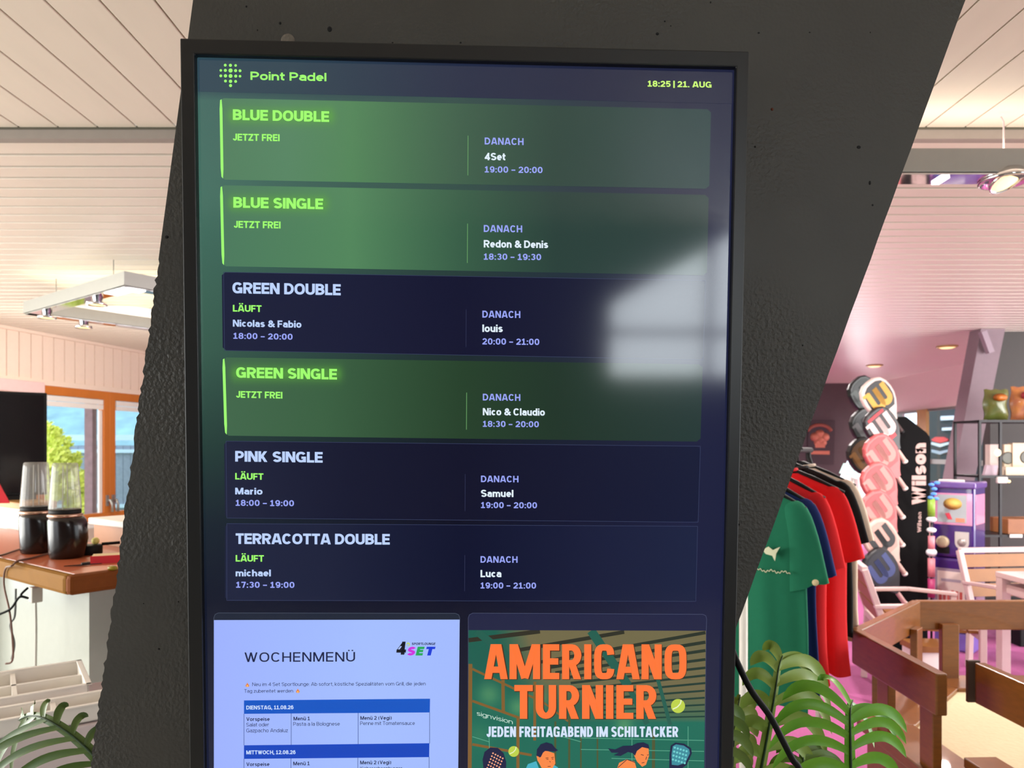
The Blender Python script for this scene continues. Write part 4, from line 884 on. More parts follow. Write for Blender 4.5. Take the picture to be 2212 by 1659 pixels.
# ------------------------------------------------------------------ outside the left windows
def outside():
    hill = MB(); rnd = random.Random(11); nx, ny = 40, 8; vs = []
    for j in range(ny + 1):
        for i in range(nx + 1):
            x = -60 + i * 1.6; hgt = 2.0 + 3.4 * math.exp(-((x + 26) / 7) ** 2) + 1.2 * math.exp(-((x + 36) / 5) ** 2) + 1.0 * math.exp(-((x + 18) / 4) ** 2)
            vs.append((x, 36 + 2.2 * j + rnd.uniform(-.5, .5), hgt * math.sin(math.pi / 2 * min(1, j / 5)) + rnd.uniform(-.25, .25) - (.4 if j == 0 else 0)))
    hill.add(vs, [(j * (nx + 1) + i, j * (nx + 1) + i + 1, (j + 1) * (nx + 1) + i + 1, (j + 1) * (nx + 1) + i) for j in range(ny) for i in range(nx)], 0, True)
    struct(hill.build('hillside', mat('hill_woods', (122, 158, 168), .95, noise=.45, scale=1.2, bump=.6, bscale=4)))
    struct(MB().box((-20, 28, -.12), (60, 40, .1)).build('ground_outside', mat('meadow', (120, 160, 90), .95, noise=.3, scale=2)))
    root = thing('board_fence', 'grey blue board fence with pale rails beyond the garden tree', 'fence', (-9.5, 14, -.07))
    b = MB(); x = -15.
    while x < -4.5: b.box((x, 14, .75), (.135, .025, 1.64)); x += .145
    b.build('boards', mat('fence_boards', (136, 146, 162), .8, noise=.25, scale=20), root)
    for z in (1.72, 1.46, .4): MB().box((-9.7, 13.96, z), (10.8, .05, .07 if z < 1.7 else .11)).build('rail', mat('fence_rail', (190, 214, 232), .7), root)
    p0 = px(196, 1000, 9.6); tag(MB().box((p0.x, p0.y, 1.1), (.105, .105, 2.34)).build('timber_post', mat('post_wood', (150, 120, 122), .8, noise=.3, scale=14)), 'weathered timber post standing outside the left window', 'post')
    root = thing('garden_tree', 'yellow green leafy tree outside between window and fence', 'tree', px(120, 1000, 11.5) * 1 + Vector((0, 0, -1.5 - .07 + .19)))
    root.location.z = -.07; rnd = random.Random(4); bx = root.location.x
    MB().tube([(bx - .1, 11.5, -.07), (bx - .1, 11.5, .6), (bx - .05, 11.5, 1.5)], [.05, .04, .02], 8).build('trunk', mat('bark', (90, 70, 50), .9), root)
    b = MB()
    for (u, v, r) in [(100, 930, .14), (118, 935, .12), (104, 965, .2), (122, 985, .17), (136, 960, .14), (128, 1000, .2), (145, 1010, .2), (160, 990, .12), (110, 1020, .2), (165, 1035, .14), (150, 1050, .2), (178, 1035, .1), (183, 1030, .1), (170, 1065, .14), (160, 1090, .16), (180, 1085, .1), (176, 1120, .16), (150, 1120, .2), (172, 1060, .08), (130, 1060, .2), (105, 1060, .2), (90, 960, .2), (92, 1010, .2)]:
        c = px(u, v, 11.5 + rnd.uniform(-.3, .3))
        for k in range(int(900 * r)):
            d = Vector((rnd.gauss(0, 1), rnd.gauss(0, 1), rnd.gauss(0, 1))).normalized() * r * rnd.uniform(.5, 1.05); n = Vector((rnd.gauss(0, 1), rnd.gauss(0, 1) - .6, rnd.gauss(0, 1) + .6)).normalized()
            t = n.orthogonal().normalized(); w_ = n.cross(t); L = rnd.uniform(.03, .06); q = c + d
            b.add([q - t * L, q + w_ * L * .6 + n * .008, q + t * L, q - w_ * L * .6 + n * .008], [(0, 1, 2), (0, 2, 3)])
    b.build('foliage', mat('sunny_leaf', (250, 250, 130), .7, noise=.2, scale=3, rgb2=(228, 240, 110)), root)
outside()

# ------------------------------------------------------------------ right: shirts on a rail
SN = Vector((.77, 2.38, 0)); SW = Vector((.83, -.557, 0)).normalized(); SR = Vector((.557, .83, 0)).normalized(); UP = Vector((0, 0, 1))
RZ = 1.495
def rack():
    root = thing('clothes_rack', 'white steel clothes rack carrying the row of sport shirts', 'clothes rack', SN + SR * .5)
    a, b_ = SN - SR * .22, SN + SR * 1.0
    MB().tube([a + UP * RZ, b_ + UP * RZ], .0125, 12)  .build('rail', M['black'], root)
    for p in (px(1606, 1400, 2.2), px(1768, 1500, 3.15), ):
        q = Vector((p.x, p.y, 0)); t = (q - a).dot(SR); e = Vector((a + SR * t).to_tuple())
        MB().tube([q + UP * .03, q + UP * (RZ - .24)], .0125, 12).build('upright', M['white'], root); MB().tube([q + UP * (RZ - .25), q + UP * (RZ - .16), e + UP * (RZ - .03), e + UP * RZ], .011, 12).build('connector', M['black'], root)
        MB().tube([q - SW * .22 + UP * .02, q + SW * .22 + UP * .02], .0125, 10).build('foot', M['white'], root)
rack()
def shirt(s, col, lbl, logo=None, col2=None, hz=1.40, patch=None, ln=.72, seed=1, hcol=None, wsc=1.):
    o = SN + SR * s; m = mat('shirt_%s' % seed, col, .85, noise=.06, scale=40, bump=.15, bscale=400, spec=.2)
    hg = thing('clothes_hanger', 'black clothes hanger holding the ' + lbl[0], 'clothes hanger', o + UP * hz, 0, 'hangers on the white rack')
    z0 = hz - .002
    MB().tube([o + UP * (z0), o + UP * (hz + .03), o - SW * .022 + UP * (RZ - .004), o - SW * .012 + UP * (RZ + .014), o + SW * .002 + UP * (RZ + .0175), o + SW * .018 + UP * (RZ + .004)], .003, 8).build('hook', M['chrome'] if hcol else M['black'], hg)
    MB().tube([o - SW * .19 * wsc + UP * (z0 - .085), o - SW * .1 * wsc + UP * (z0 - .035), o - SW * .02 + UP * (z0 + .002), o + SW * .02 + UP * (z0 + .002), o + SW * .1 * wsc + UP * (z0 - .035), o + SW * .19 * wsc + UP * (z0 - .085)], [.006, .009, .011, .011, .009, .006], 8).build('hanger_arms', M['black'], hg)
    root = thing('sport_shirt', lbl[1], 'shirt', o + UP * (hz - ln), 0, 'sport shirts on the white rack')
    rnd = random.Random(seed); ph = [rnd.uniform(0, 6) for _ in range(4)]
    # trunk of the shirt: rings from hem to neck
    n = 40; rows = [(0, .205, .05), (.12, .20, .05), (.26, .197, .052), (.40, .195, .052), (.48, .198, .05), (.55, .202, .042), (.60, .205, .032), (.64, .19, .026), (.665, .13, .026), (.69, .08, .028), (.70, .062, .03)]
    sc = ln / .72; b = MB(); vs = []; fs = []
    for (z, wd, dp) in rows:
        k = 1 - z / .7
        for i in range(n):
            a = 2 * math.pi * i / n; ca, sa = math.cos(a), math.sin(a)
            x = wd * wsc * math.copysign(abs(ca) ** .8, ca); y = dp * math.copysign(abs(sa) ** .9, sa)
            y += (.020 * math.sin(x * 46 + ph[0] + z * 2) + .012 * math.sin(x * 83 + ph[1] + z * 3)) * (k ** .7) ; x += .006 * math.sin(z * 14 + ph[2]) * k
            vs.append(o + SW * x + SR * y * .8 + UP * (hz - ln + z * sc - (.012 * math.sin(x * 30 + ph[3]) if z == 0 else 0)))
    for j in range(len(rows) - 1): fs += [(j * n + i, j * n + (i + 1) % n, (j + 1) * n + (i + 1) % n, (j + 1) * n + i) for i in range(n)]
    b.add(vs, fs, 0, True); bd = b.build('shirt_body', m, root); bd.modifiers.new('soft', 'SUBSURF').levels = 1; bd.modifiers['soft'].render_levels = 1
    for sd in (-1, 1):
        b = MB(); vs = []; fs = []; nn = 20; st = [(.140, .655, .035, .018), (.158, .625, .055, .028), (.170, .56, .066, .032), (.178, .50, .074, .034), (.184, .44, .080, .034), (.190, .385, .086, .034)]
        for j, (x, z, ra, rb) in enumerate(st):
            ax = Vector((.55, 0, .35)).normalized()
            for i in range(nn):
                a = 2 * math.pi * i / nn; ca, sa = math.cos(a), math.sin(a)
                rip = .010 * math.sin(a * 3 + ph[1] + j * .5) * j / 5
                q = o + SW * (sd * (x * wsc + (ca * ra * .80 - .006 * (1 - j / 5)))) + SR * (sa * (rb + rip)) * .8 + UP * (hz - ln + (z + ca * ra * .28 + (rnd.uniform(-.006, .006) if j == 5 else 0)) * sc)
                vs.append(q)
        for j in range(len(st) - 1): fs += [(j * nn + i, j * nn + (i + 1) % nn, (j + 1) * nn + (i + 1) % nn, (j + 1) * nn + i) for i in range(nn)]
        fs.append(tuple(range(nn)))
        b.add(vs, fs, 0, True); so = b.build('sleeve', m, root); so.modifiers.new('soft', 'SUBSURF').levels = 1; so.modifiers['soft'].render_levels = 1
    b = MB(); b.tube([o + SW * .064 * math.cos(a) + SR * .026 * math.sin(a) + UP * (hz - ln + (.702 + .012 * abs(math.cos(a))) * sc) for a in [2 * math.pi * i / 24 for i in range(25)]], .007, 6, 0, False); b.build('collar', mat('collar_%d' % seed, col2 or col, .7), root)
    if logo: logo(o, root, hz, ln)
    if patch: MB().lathe(o + SW * .225 * wsc - SR * .036 + UP * (hz - .31), [(.010, 0), (.010, .002), (1e-5, .002)], 10, 0, (SW, UP, -SR)).build('sleeve_badge', mat('badge_cream', (216, 196, 150), .6), root)
    return root
def green_logo(o, root, hz, ln):
    b = MB(); c = o + SW * .10 - SR * .047 + UP * (hz - .24)
    def P2(x, z): return c + SW * x + UP * z
    b.prism([P2(-.03, .02), (P2(-.012, .032)), P2(.002, .022), P2(.024, .034), P2(.012, .012), P2(.008, -.012), P2(0, .004), P2(-.02, .008)], -SR * .004)
    b.build('chest_emblem', mat('print_cream', (214, 214, 180), .6), root)
    b = MB(); b.tube([P2(-.05 + k * .0026, -.045 + .003 * math.sin(k * 1.5) + .003 * math.sin(k * .43)) - SR * .003 for k in range(41)], .0016, 5)
    b.build('chest_script', MATS['print_cream'], root)
shirt(-.01, (32, 112, 82), ('green shirt', 'long green sport shirt with pale chest print nearest the pillar'), green_logo, patch=True, seed=1)
shirt(.12, (24, 38, 92), ('navy shirt', 'navy sport shirt hanging between the green and the red shirts'), seed=2, patch=True)
shirt(.29, (224, 38, 42), ('front red shirt', 'bright red sport shirt right behind the navy shirt'), seed=3, ln=.74, hz=1.415)
shirt(.44, (222, 36, 40), ('second red shirt', 'red sport shirt hanging behind the first red shirt'), seed=4, ln=.74, hz=1.43, wsc=1.2)
shirt(.62, (10, 9, 10), ('black shirt', 'black sport shirt between red shirt and cream shirt'), seed=5, ln=.66, hz=1.435, wsc=1.15)
shirt(.76, (226, 204, 184), ('cream shirt', 'cream sport shirt at the far end of the rack'), seed=6, ln=.70, hz=1.44, wsc=1.15)

# ------------------------------------------------------------------ right: racket stand with rackets
BD = 5.35
def stand():
    a = px(1960, 1288, BD); root = thing('racket_stand', 'tall black racket display board with slanted top and white vertical lettering', 'display stand', (a.x, BD, 0))
    def q(u, v): p = px(u, v, BD); return Vector((p.x, BD, p.z))
    pts = [q(1870, 1300), q(1900, 900), q(1958, 900), q(2002, 934), q(2009, 944), q(2011, 956), q(2004, 1300)]
    pts[0].z = 0; pts[-1].z = 0; pts[0].x = q(1900, 900).x
    MB().prism(pts, (0, .06, 0)).build('board', mat('black_board', (7, 6, 7), .8, spec=.15), root, bevel=.004)
    MB().box((q(1955, 0).x - .05, BD + .03, .012), (.26, .3, .022)).build('base_plate', M['black'], root)
    def vert(txt, u0, v0, v1, capw, wt, col, nm, gap=.1):
        vs, fs, nat = glyphs(txt, wt, gap); b = MB(); A, B = q(u0, v0), q(u0 - .0, v1)
        b.add([A + (B - A) * x + Vector((-capw * y, -.002, 0)) for x, y in vs], fs); b.build(nm, mat('lettering_pale', (196, 164, 156), .6), root)
    vert('Wilson', 2000, 1090, 957, .105, .26, None, 'lettering', .06)
    vert('Wilson', 1990, 1150, 1106, .03, .2, None, 'small_lettering')
    b = MB()
    for (v) in (920, 985, 1048, 1108, 1170, 1232, 1262):
        b.tube([q(1930, v) + Vector((0, 0, 0)), q(1930, v) + Vector((0, -.02, .0))], .008, 8)
    for (u, v, dd) in ((1868, 855, 5.67), (1872, 925, 5.625), (1866, 988, 5.575)): b.tube([q(1903, v + 20) + Vector((0, .055, 0)), px(u + 8, v + 6, dd)], .008, 8)
    b.build('peg', M['bmetal'], root)['kind'] = 'stuff'
stand()
def racket_proto():
    half = [(0, .160), (.05, .156), (.095, .132), (.122, .085), (.130, .03), (.126, -.025), (.108, -.075), (.078, -.118), (.048, -.150), (.030, -.175), (.021, -.195)]
    return half + [(-x, z) for x, z in half[::-1] if x > 0]
def racket(u, v, d, tilt, face, rim, wcol, grip, lbl, yaw=0.18, sc=1., accent=None):
    p = px(u, v, d); root = thing('padel_racket', lbl, 'racket', p, 0, 'rackets on the black stand')
    root.rotation_euler = (0, R(tilt), yaw)
    poly = racket_proto(); b = MB()
    def ringv(y, k): return [Vector((x * k * sc, y, (z * k if z > -.1 else z) * sc)) for x, z in poly]
    n = len(poly); lay = [ringv(.019, .93), ringv(.014, .985), ringv(0, 1.0), ringv(-.014, .985), ringv(-.019, .93)]
    vs = [q for L_ in lay for q in L_]; fs = [(j * n + i, j * n + (i + 1) % n, (j + 1) * n + (i + 1) % n, (j + 1) * n + i) for j in range(4) for i in range(n)]
    fs += [tuple(range(n)), tuple(range(4 * n, 5 * n))[::-1]]
    b.add(vs, fs, 0, False); b.build('racket_head', mat('racket_rim_%s' % str(rim), rim, .4), root, local=True)
    ins = [Vector((x * .84 * sc, -.0195, (z * .84 if z > -.12 else z * .9) * sc)) for x, z in poly if z > -.14]
    MB().prism(ins, (0, -.0012, 0)).build('hitting_face', mat('racket_face_%s' % str(face), face, .5, noise=.15, scale=220), root, local=True)
    vs, fs, nat = glyphs('UU', .27, -.27); b = MB(); b.add([Vector(((x - .5) * .185 * sc, -.0222, ((y - .5) * .165 + .012) * sc)) for x, y in vs], fs); b.box((-.087 * sc, -.0222, .089 * sc), (.055 * sc, .0002, .022 * sc))
    if accent:
        MB().box((.0, -.0215, .115 * sc), (.15 * sc, .001, .02 * sc)).box((.0, -.0215, -.085 * sc), (.10 * sc, .001, .03 * sc)).build('accent_band', mat('accent_red', (196, 28, 40), .5), root, local=True)
    b.build('emblem', mat('emblem_%s' % str(wcol), wcol, .5, noise=.2, scale=300), root, local=True)
    g = MB().lathe((0, 0, 0), [(.015, -.305), (.018, -.30), (.016, -.29), (.0155, -.20), (.013, -.185)], 12).build('grip', mat('grip_%s' % str(grip), grip, .7), root, local=True)
    MB().lathe((0, 0, 0), [(.0175, -.312), (.0185, -.306), (.0185, -.296)], 12).build('butt_cap', M['white'] if grip[0] > 100 else M['black'], g, local=True)
    return root
PK, PKR, PW = (156, 68, 70), (176, 82, 82), (190, 122, 114)
dk = (24, 22, 22)
racket(1868, 855, 5.70, -38, (20, 30, 28), (22, 30, 28), (60, 70, 66), dk, 'dark racket behind the topmost white rimmed racket', .25)
racket(1872, 925, 5.65, -38, (22, 24, 24), (20, 26, 24), (90, 90, 90), dk, 'dark racket behind the black and red racket', .25)
racket(1866, 988, 5.60, -38, (92, 62, 30), (26, 24, 22), (130, 90, 40), dk, 'dark racket with golden face behind the upper pink racket', .25)
racket(1899, 862, 5.29, -38, (30, 28, 28), (224, 204, 194), (202, 150, 34), (70, 50, 48), 'topmost white rimmed racket with golden emblem on the black stand')
racket(1906, 926, 5.25, -38, (40, 28, 30), (30, 26, 28), (222, 192, 188), (206, 170, 160), 'black and red racket with white emblem second from the top', accent=True)
racket(1906, 984, 5.21, -38, PK, PKR, PW, (190, 158, 150), 'upper pink racket just below the black and red one')
racket(1900, 1046, 5.17, -38, PK, PKR, PW, (190, 158, 150), 'middle pink racket between two other pink rackets')
racket(1899, 1106, 5.13, -38, PK, PKR, PW, (190, 158, 150), 'lower pink racket just above the blush racket with black emblem')
racket(1904, 1168, 5.09, -38, (182, 142, 130), (196, 164, 152), (16, 12, 14), (190, 156, 146), 'blush white racket with black emblem below the pink rackets')
racket(1904, 1232, 5.05, -38, (22, 22, 34), (20, 18, 24), (54, 66, 116), (190, 150, 146), 'lowest racket, black with navy emblem')

# ------------------------------------------------------------------ right: octagonal bench
def bench():
    root = thing('octagonal_bench', 'octagonal hardwood bench with railing back around a cream pad', 'bench', (2.0, 2.7, 0))
    S = .75; cx, cy = 1.87 + S / 2, 3.34 - S * (1 + 2 ** .5) / 2
    def octo(r): return [Vector((cx + r * math.cos(R(22.5 + 45 * k)) , cy + r * math.sin(R(22.5 + 45 * k)), 0)) for k in range(8)]
    rad = S / 2 / math.sin(R(22.5)); O = octo(rad); Oi = octo(rad - .2)
    zt = .455
    def side(i): return O[i], O[(i + 1) % 8], Oi[i], Oi[(i + 1) % 8]
    # O index: 0 right-upper.. side 1 = back, side 2 = back left, side 3 = left, side 4 = front left
    for i in range(8):
        a, b_, ai, bi = side(i); o_ = (a - b_).normalized() * .0
        MB().prism([a + UP * (zt - .038), b_ + UP * (zt - .038), bi + UP * (zt - .038), ai + UP * (zt - .038)], UP * .038).build('seat_board', M['wood'], root, bevel=.004)
        m_ = octo(rad - .05); MB().bar(m_[i] + UP * .2, m_[(i + 1) % 8] + UP * .2, .025, .40).build('skirt_board', M['wood'], root)
    MB().prism([p + UP * .36 for p in octo(rad - .19)], UP * .078).build('cream_pad', M['creamtex'], root, bevel=.01)
    def backrail(a, b_, n_in, posts, ext=0.):
        rr = MB().bar(a + UP * .7335, b_ + UP * .7335, .036, .133, UP).build('back_rail', M['wood'], root, bevel=.005)
        d = (b_ - a).normalized(); 
        for p in posts:
            q = a + d * p - n_in * .0; MB().box(q + n_in * .034 + UP * (zt + .12), (.078, .03, .25), (d, n_in, UP)).build('back_post', M['wood'], root, bevel=.003)
    a, b_, _, _ = side(1); backrail(a, b_, Vector((0, -1, 0)), (.2, .62))
    a, b_, _, _ = side(2); backrail(a, b_, Vector((.707, -.707, 0)), (.12, .6))
    a, b_, _, _ = side(3); e = (b_ - a).normalized(); backrail(a, a + e * .56, Vector((-1, 0, 0)) * -1, (.16, .44))
    root2 = thing('rail_gate', 'short hardwood railing leaf at the right edge in front of the bench pad', 'railing', (1.54, 2.1, 0))
    g0, g1 = Vector((1.535, 2.37, 0)), Vector((1.56, 1.72, 0))
    MB().bar(g0 + UP * .7335, g1 + UP * .7335, .036, .133).build('back_rail', M['wood'], root2, bevel=.005)
    MB().box(g0 + Vector((-.012, .016, .7335)), (.04, .012, .137)).build('end_board', mat('dark_end_grain', (70, 46, 30), .6), root2)
    for t in (.42, .85):
        p = g0 + (g1 - g0) * t; MB().box(p + Vector((.03, 0, .56)), (.03, .078, .22)).build('back_post', M['wood'], root2, bevel=.003)
    MB().bar(g0 + UP * .4735, g1 + UP * .4735, .11, .034).build('bottom_rail', M['wood'], root2, bevel=.004)
    for t in (.42, .85):
        p = g0 + (g1 - g0) * t; 
bench()

# ------------------------------------------------------------------ right: garden chairs and small furniture
def chair_at(loc, rz, lbl, src=None, arms=True):
    if src: return dup(src, loc, rz, lbl)
    root = thing('slatted_chair', lbl, 'chair', loc, rz, 'white framed chairs with teak slats')
    W_, D_ = .54, .52; t = .035
    def L(b, n, m, bev=.004): return b.build(n, m, root, bevel=bev, local=True)
    for sx in (-1, 1):
        L(MB().bar((sx * W_ / 2, -D_ / 2, 0), (sx * W_ / 2, -D_ / 2, .57 if arms else .43), t, t, (1, 0, 0)), 'leg', M['whitem'])
        L(MB().bar((sx * W_ / 2, D_ / 2, 0), (sx * W_ / 2, D_ / 2 - .02, .45), t, t, (1, 0, 0)), 'leg', M['whitem'])
        L(MB().bar((sx * W_ / 2, D_ / 2 - .02, .45), (sx * W_ / 2, D_ / 2 + .09, .79), t, t, (1, 0, 0)), 'back_post', M['whitem'])
        if arms: L(MB().bar((sx * W_ / 2, -D_ / 2 - .02, .575), (sx * W_ / 2, 0, .595), .045, .022).bar((sx * W_ / 2, 0, .595), (sx * W_ / 2, D_ / 2 + .04, .575), .045, .022), 'armrest', M['whitem'])
    L(MB().bar((-W_ / 2, D_ / 2 + .09, .79), (W_ / 2, D_ / 2 + .09, .79), t, t), 'top_rail', M['whitem'])
    for yy in (-D_ / 2, D_ / 2 - .02): L(MB().bar((-W_ / 2, yy, .43), (W_ / 2, yy, .43), t, t), 'seat_rail', M['whitem'])
    b = MB()
    for k in range(3): b.box((0, D_ / 2 + .012 + k * .028, .525 + k * .097), (W_ - t - .004, .016, .088), (Vector((1, 0, 0)), Vector((0, .96, -.28)), Vector((0, .28, .96))))
    L(b, 'back_slats', M['slat'], 0)
    b = MB()
    for k in range(7): b.box((0, -D_ / 2 + .035 + k * .07, .455), (W_ - t, .062, .016))
    L(b, 'seat_slats', M['slat'], 0)
    return root
c0 = chair_at((3.44, 4.74, 0), R(6), 'white framed chair with teak slat back beside the purple machines')
chair_at((2.49, 4.42, 0), R(74), 'white framed chair with teak slats standing just behind the shirts', c0)
def table():
    root = thing('side_table', 'white framed table with dark green cushion in front of the slatted chair', 'table', (3.32, 4.1, 0))
    x0, x1, y0, y1 = 2.98, 3.60, 3.85, 4.38
    for x in (x0, x1):
        for y in (y0, y1): MB().bar((x, y, 0), (x, y, .72), .055, .055, (1, 0, 0)).build('leg', M['whitem'], root, bevel=.003)
    MB().box(((x0 + x1) / 2, (y0 + y1) / 2, .737), (x1 - x0 + .06, y1 - y0 + .06, .034)).build('table_top', M['whitem'], root, bevel=.004)
    MB().box(((x0 + x1) / 2, (y0 + y1) / 2, .66), (x1 - x0, y1 - y0, .05)).build('apron', M['whitem'], root)
    b = MB().box((3.40, 4.13, .785), (.50, .46, .06)); tag(b.build('green_cushion', mat('dark_green_cloth', (52, 66, 58), .9, bump=.2), bevel=.02), 'dark green seat cushion lying on the white table', 'cushion')
table()
p = px(2003, 1392, 5.0); b = thing('low_plinth', 'low white plinth with tan top on the pink carpet behind the bench', 'plinth', (p.x, 5.0, 0))
MB().box((p.x, 5.0, .06), (.24, .2, .12)).build('plinth_body', M['white'], b); MB().box((p.x, 5.0, .14), (.26, .22, .04)).build('plinth_top', M['slat'], b)
p = px(2210, 1385, 4.9); tag(MB().box((p.x + .55, 5.6, .12), (.34, .26, .24)).build('black_crate', M['black'], bevel=.01), 'black crate on the floor behind the slatted chair', 'crate')

# ------------------------------------------------------------------ right: two stacked capsule machines
def capsule():
    P0 = px(2078, 1400, 5.42); th = R(-46); base = Vector((P0.x, 5.46, 0))
    stand_ = thing('machine_base', 'lilac foot box under the stacked capsule machines', 'base', base, th)
    MB().box((0, 0, .07), (.26, .27, .14)).build('foot', M['purplel'], stand_, bevel=.015, local=True)
    def unit(z, h, lbl, upper):
        root = thing('capsule_machine', lbl, 'vending machine', base + UP * z, th, 'stacked capsule machines')
        def L(b, n, m, bev=0): return b.build(n, m, root, bevel=bev, local=True)
        L(MB().box((0, 0, h / 2), (.28, .30, h)), 'machine_body', M['purple'], .02)
        if upper:
            L(MB().box((0, -.005, h - .01), (.30, .33, .05)), 'top_cap', mat('purple_cap', (96, 58, 140), .25, coat=.5), .012)
            L(MB().tube([(-.12, -.05, h + .018), (.05, -.05, h + .018)], .010, 8), 'top_bar', M['white'])
            L(MB().box((0, -.152, h * .66), (.25, .006, .235)), 'window', mat('pink_acrylic', (214, 140, 178), .15, coat=.5), .002)
            L(MB().box((.142, -.01, h * .66), (.006, .24, .22)), 'side_window', MATS['pink_acrylic'])
            pz_ = -.1565; po = L(MB().box((-.005, pz_, h * .665), (.19, .003, .205)), 'picture_sheet', mat('sheet_sky', (168, 176, 180), .5, noise=.12, scale=14))
            L(MB().lathe((-.0, pz_ - .002, h * .73), [(.062, 0), (1e-5, .001)], 18, 0, (Vector((1, 0, 0)), Vector((0, 0, .72)), Vector((0, -1, 0)))), 'printed_sun', mat('print_gold', (234, 190, 96), .5))
            L(MB().prism([(-.05, pz_ - .0025, h * .60), (-.02, pz_ - .0025, h * .61), (.0, pz_ - .0025, h * .52), (-.03, pz_ - .0025, h * .52)], (0, -.001, 0)), 'printed_ribbon', mat('print_red', (208, 60, 80), .5))
            L(MB().box((.05, pz_ - .002, h * .515), (.06, .001, .03)), 'printed_block', mat('print_orange', (216, 140, 110), .5))
            L(MB().lathe((-.065, -.15, h * .21), [(.045, 0), (.043, .02), (.030, .026), (1e-5, .027)], 20, 0, (Vector((1, 0, 0)), Vector((0, 0, 1)), Vector((0, -1, 0)))), 'turning_knob', mat('knob_cream', (190, 172, 142), .35))
            L(MB().box((-.065, -.152, h * .10), (.09, .006, .05)), 'outlet', M['black'])
            pts = [(.045 * math.cos(R(a)), .045 * math.sin(R(a))) for a in range(180, 361, 20)]
            pl = [(.06 + x, -.151, h * .21 + y) for x, y in pts] + [(.06 + .045, -.151, h * .36), (.06 - .045, -.151, h * .36)]
            L(MB().prism(pl, (0, -.006, 0)), 'coin_plate', mat('coin_plate_grey', (196, 188, 184), .4))
            L(MB().lathe((.06, -.157, h * .22), [(.030, 0), (.028, .005), (1e-5, .006)], 18, 0, (Vector((1, 0, 0)), Vector((0, 0, 1)), Vector((0, -1, 0)))), 'coin_dial', mat('coin_dial', (170, 160, 156), .3, metal=.4))
        else:
            L(MB().box((0, -.152, h * .62), (.25, .006, .26)), 'window', mat('clear_grey_acrylic', (150, 132, 150), .15, coat=.5), .002)
            L(MB().box((.142, -.01, h * .62), (.006, .24, .24)), 'side_window', MATS['clear_grey_acrylic'])
            L(MB().box((-.01, -.157, h * .62), (.18, .003, .22)), 'picture_sheet', mat('sheet_cream', (226, 210, 200), .5, noise=.1, scale=20))
            b = MB(); rr = random.Random(8)
            for k in range(6): b.box((-.08 + k * .027, -.1595, h * .50 + rr.uniform(-.01, .01)), (.018, .001, .05 + rr.uniform(0, .03)))
            L(b, 'printed_figures', mat('print_rust', (196, 84, 74), .5, noise=.3, scale=60))
            L(MB().box((-.01, -.1595, h * .70), (.13, .001, .02)), 'printed_band', mat('print_grey', (168, 156, 170), .5))
            rr = random.Random(9)
            for k in range(7):
                c_ = (.105 + rr.uniform(-.012, .012), -.160, h * .45 + k * .028); L(MB().sphere(c_, .016), 'capsule', [M['white'], mat('capsule_pink', (226, 150, 160), .3), mat('capsule_clear', (206, 206, 214), .2)][k % 3])
            L(MB().box((0, -.152, h * .16), (.2, .006, .12)), 'outlet', mat('purple_dark', (44, 22, 84), .3))
    unit(.14, .55, 'lower purple capsule machine with cream picture sheet, at the bottom of the stack', False)
    unit(.692, .55, 'upper purple capsule machine with round coin dial, on top of the stack', True)
capsule()
def column():
    c = px(2012, 1200, 5.22); X, Y = c.x, 5.22
    z = lambda v: H - (v - CY) / F * Y
    root = thing('tube_column', 'thin column of green and pink tubes with white joints beside the racket board', 'column', (X, Y, 0))
    MB().lathe((X, Y, 0), [(.08, 0), (.08, .015), (.01, .02)], 20).tube([(X, Y, .01), (X, Y, z(1075))], .008, 8).build('core_rod', M['bmetal'], root)
    for (v0, v1, col, r, nm) in [(1115, 1076, (134, 172, 56), .024, 'green_tube'), (1186, 1158, (226, 138, 148), .022, 'pink_tube'), (1246, 1206, (226, 138, 148), .024, 'pink_tube'), (1290, 1250, (178, 54, 110), .024, 'magenta_tube')]:
        MB().lathe((X, Y, 0), [(r, z(v0)), (r, z(v1))], 16).build(nm, mat(nm, col, .4), root)
    for (v, r) in [(1122, .034), (1145, .032), (1193, .036)]: MB().sphere((X, Y, z(v)), r, 0, (1, 1, .62 if v < 1190 else .8)).build('white_joint', mat('joint_white', (240, 246, 246), .3), root)
    for (u, v) in [(2024, 1043), (2012, 1047), (2018, 1056), (2017, 1067), (2010, 1075), (2022, 1077)]:
        q = px(u, v, Y - .01); MB().sphere(q, .020, 0, (1, 1, .66)).build('blue_bead', mat('bead_blue', (84, 150, 226), .3), root)
column()

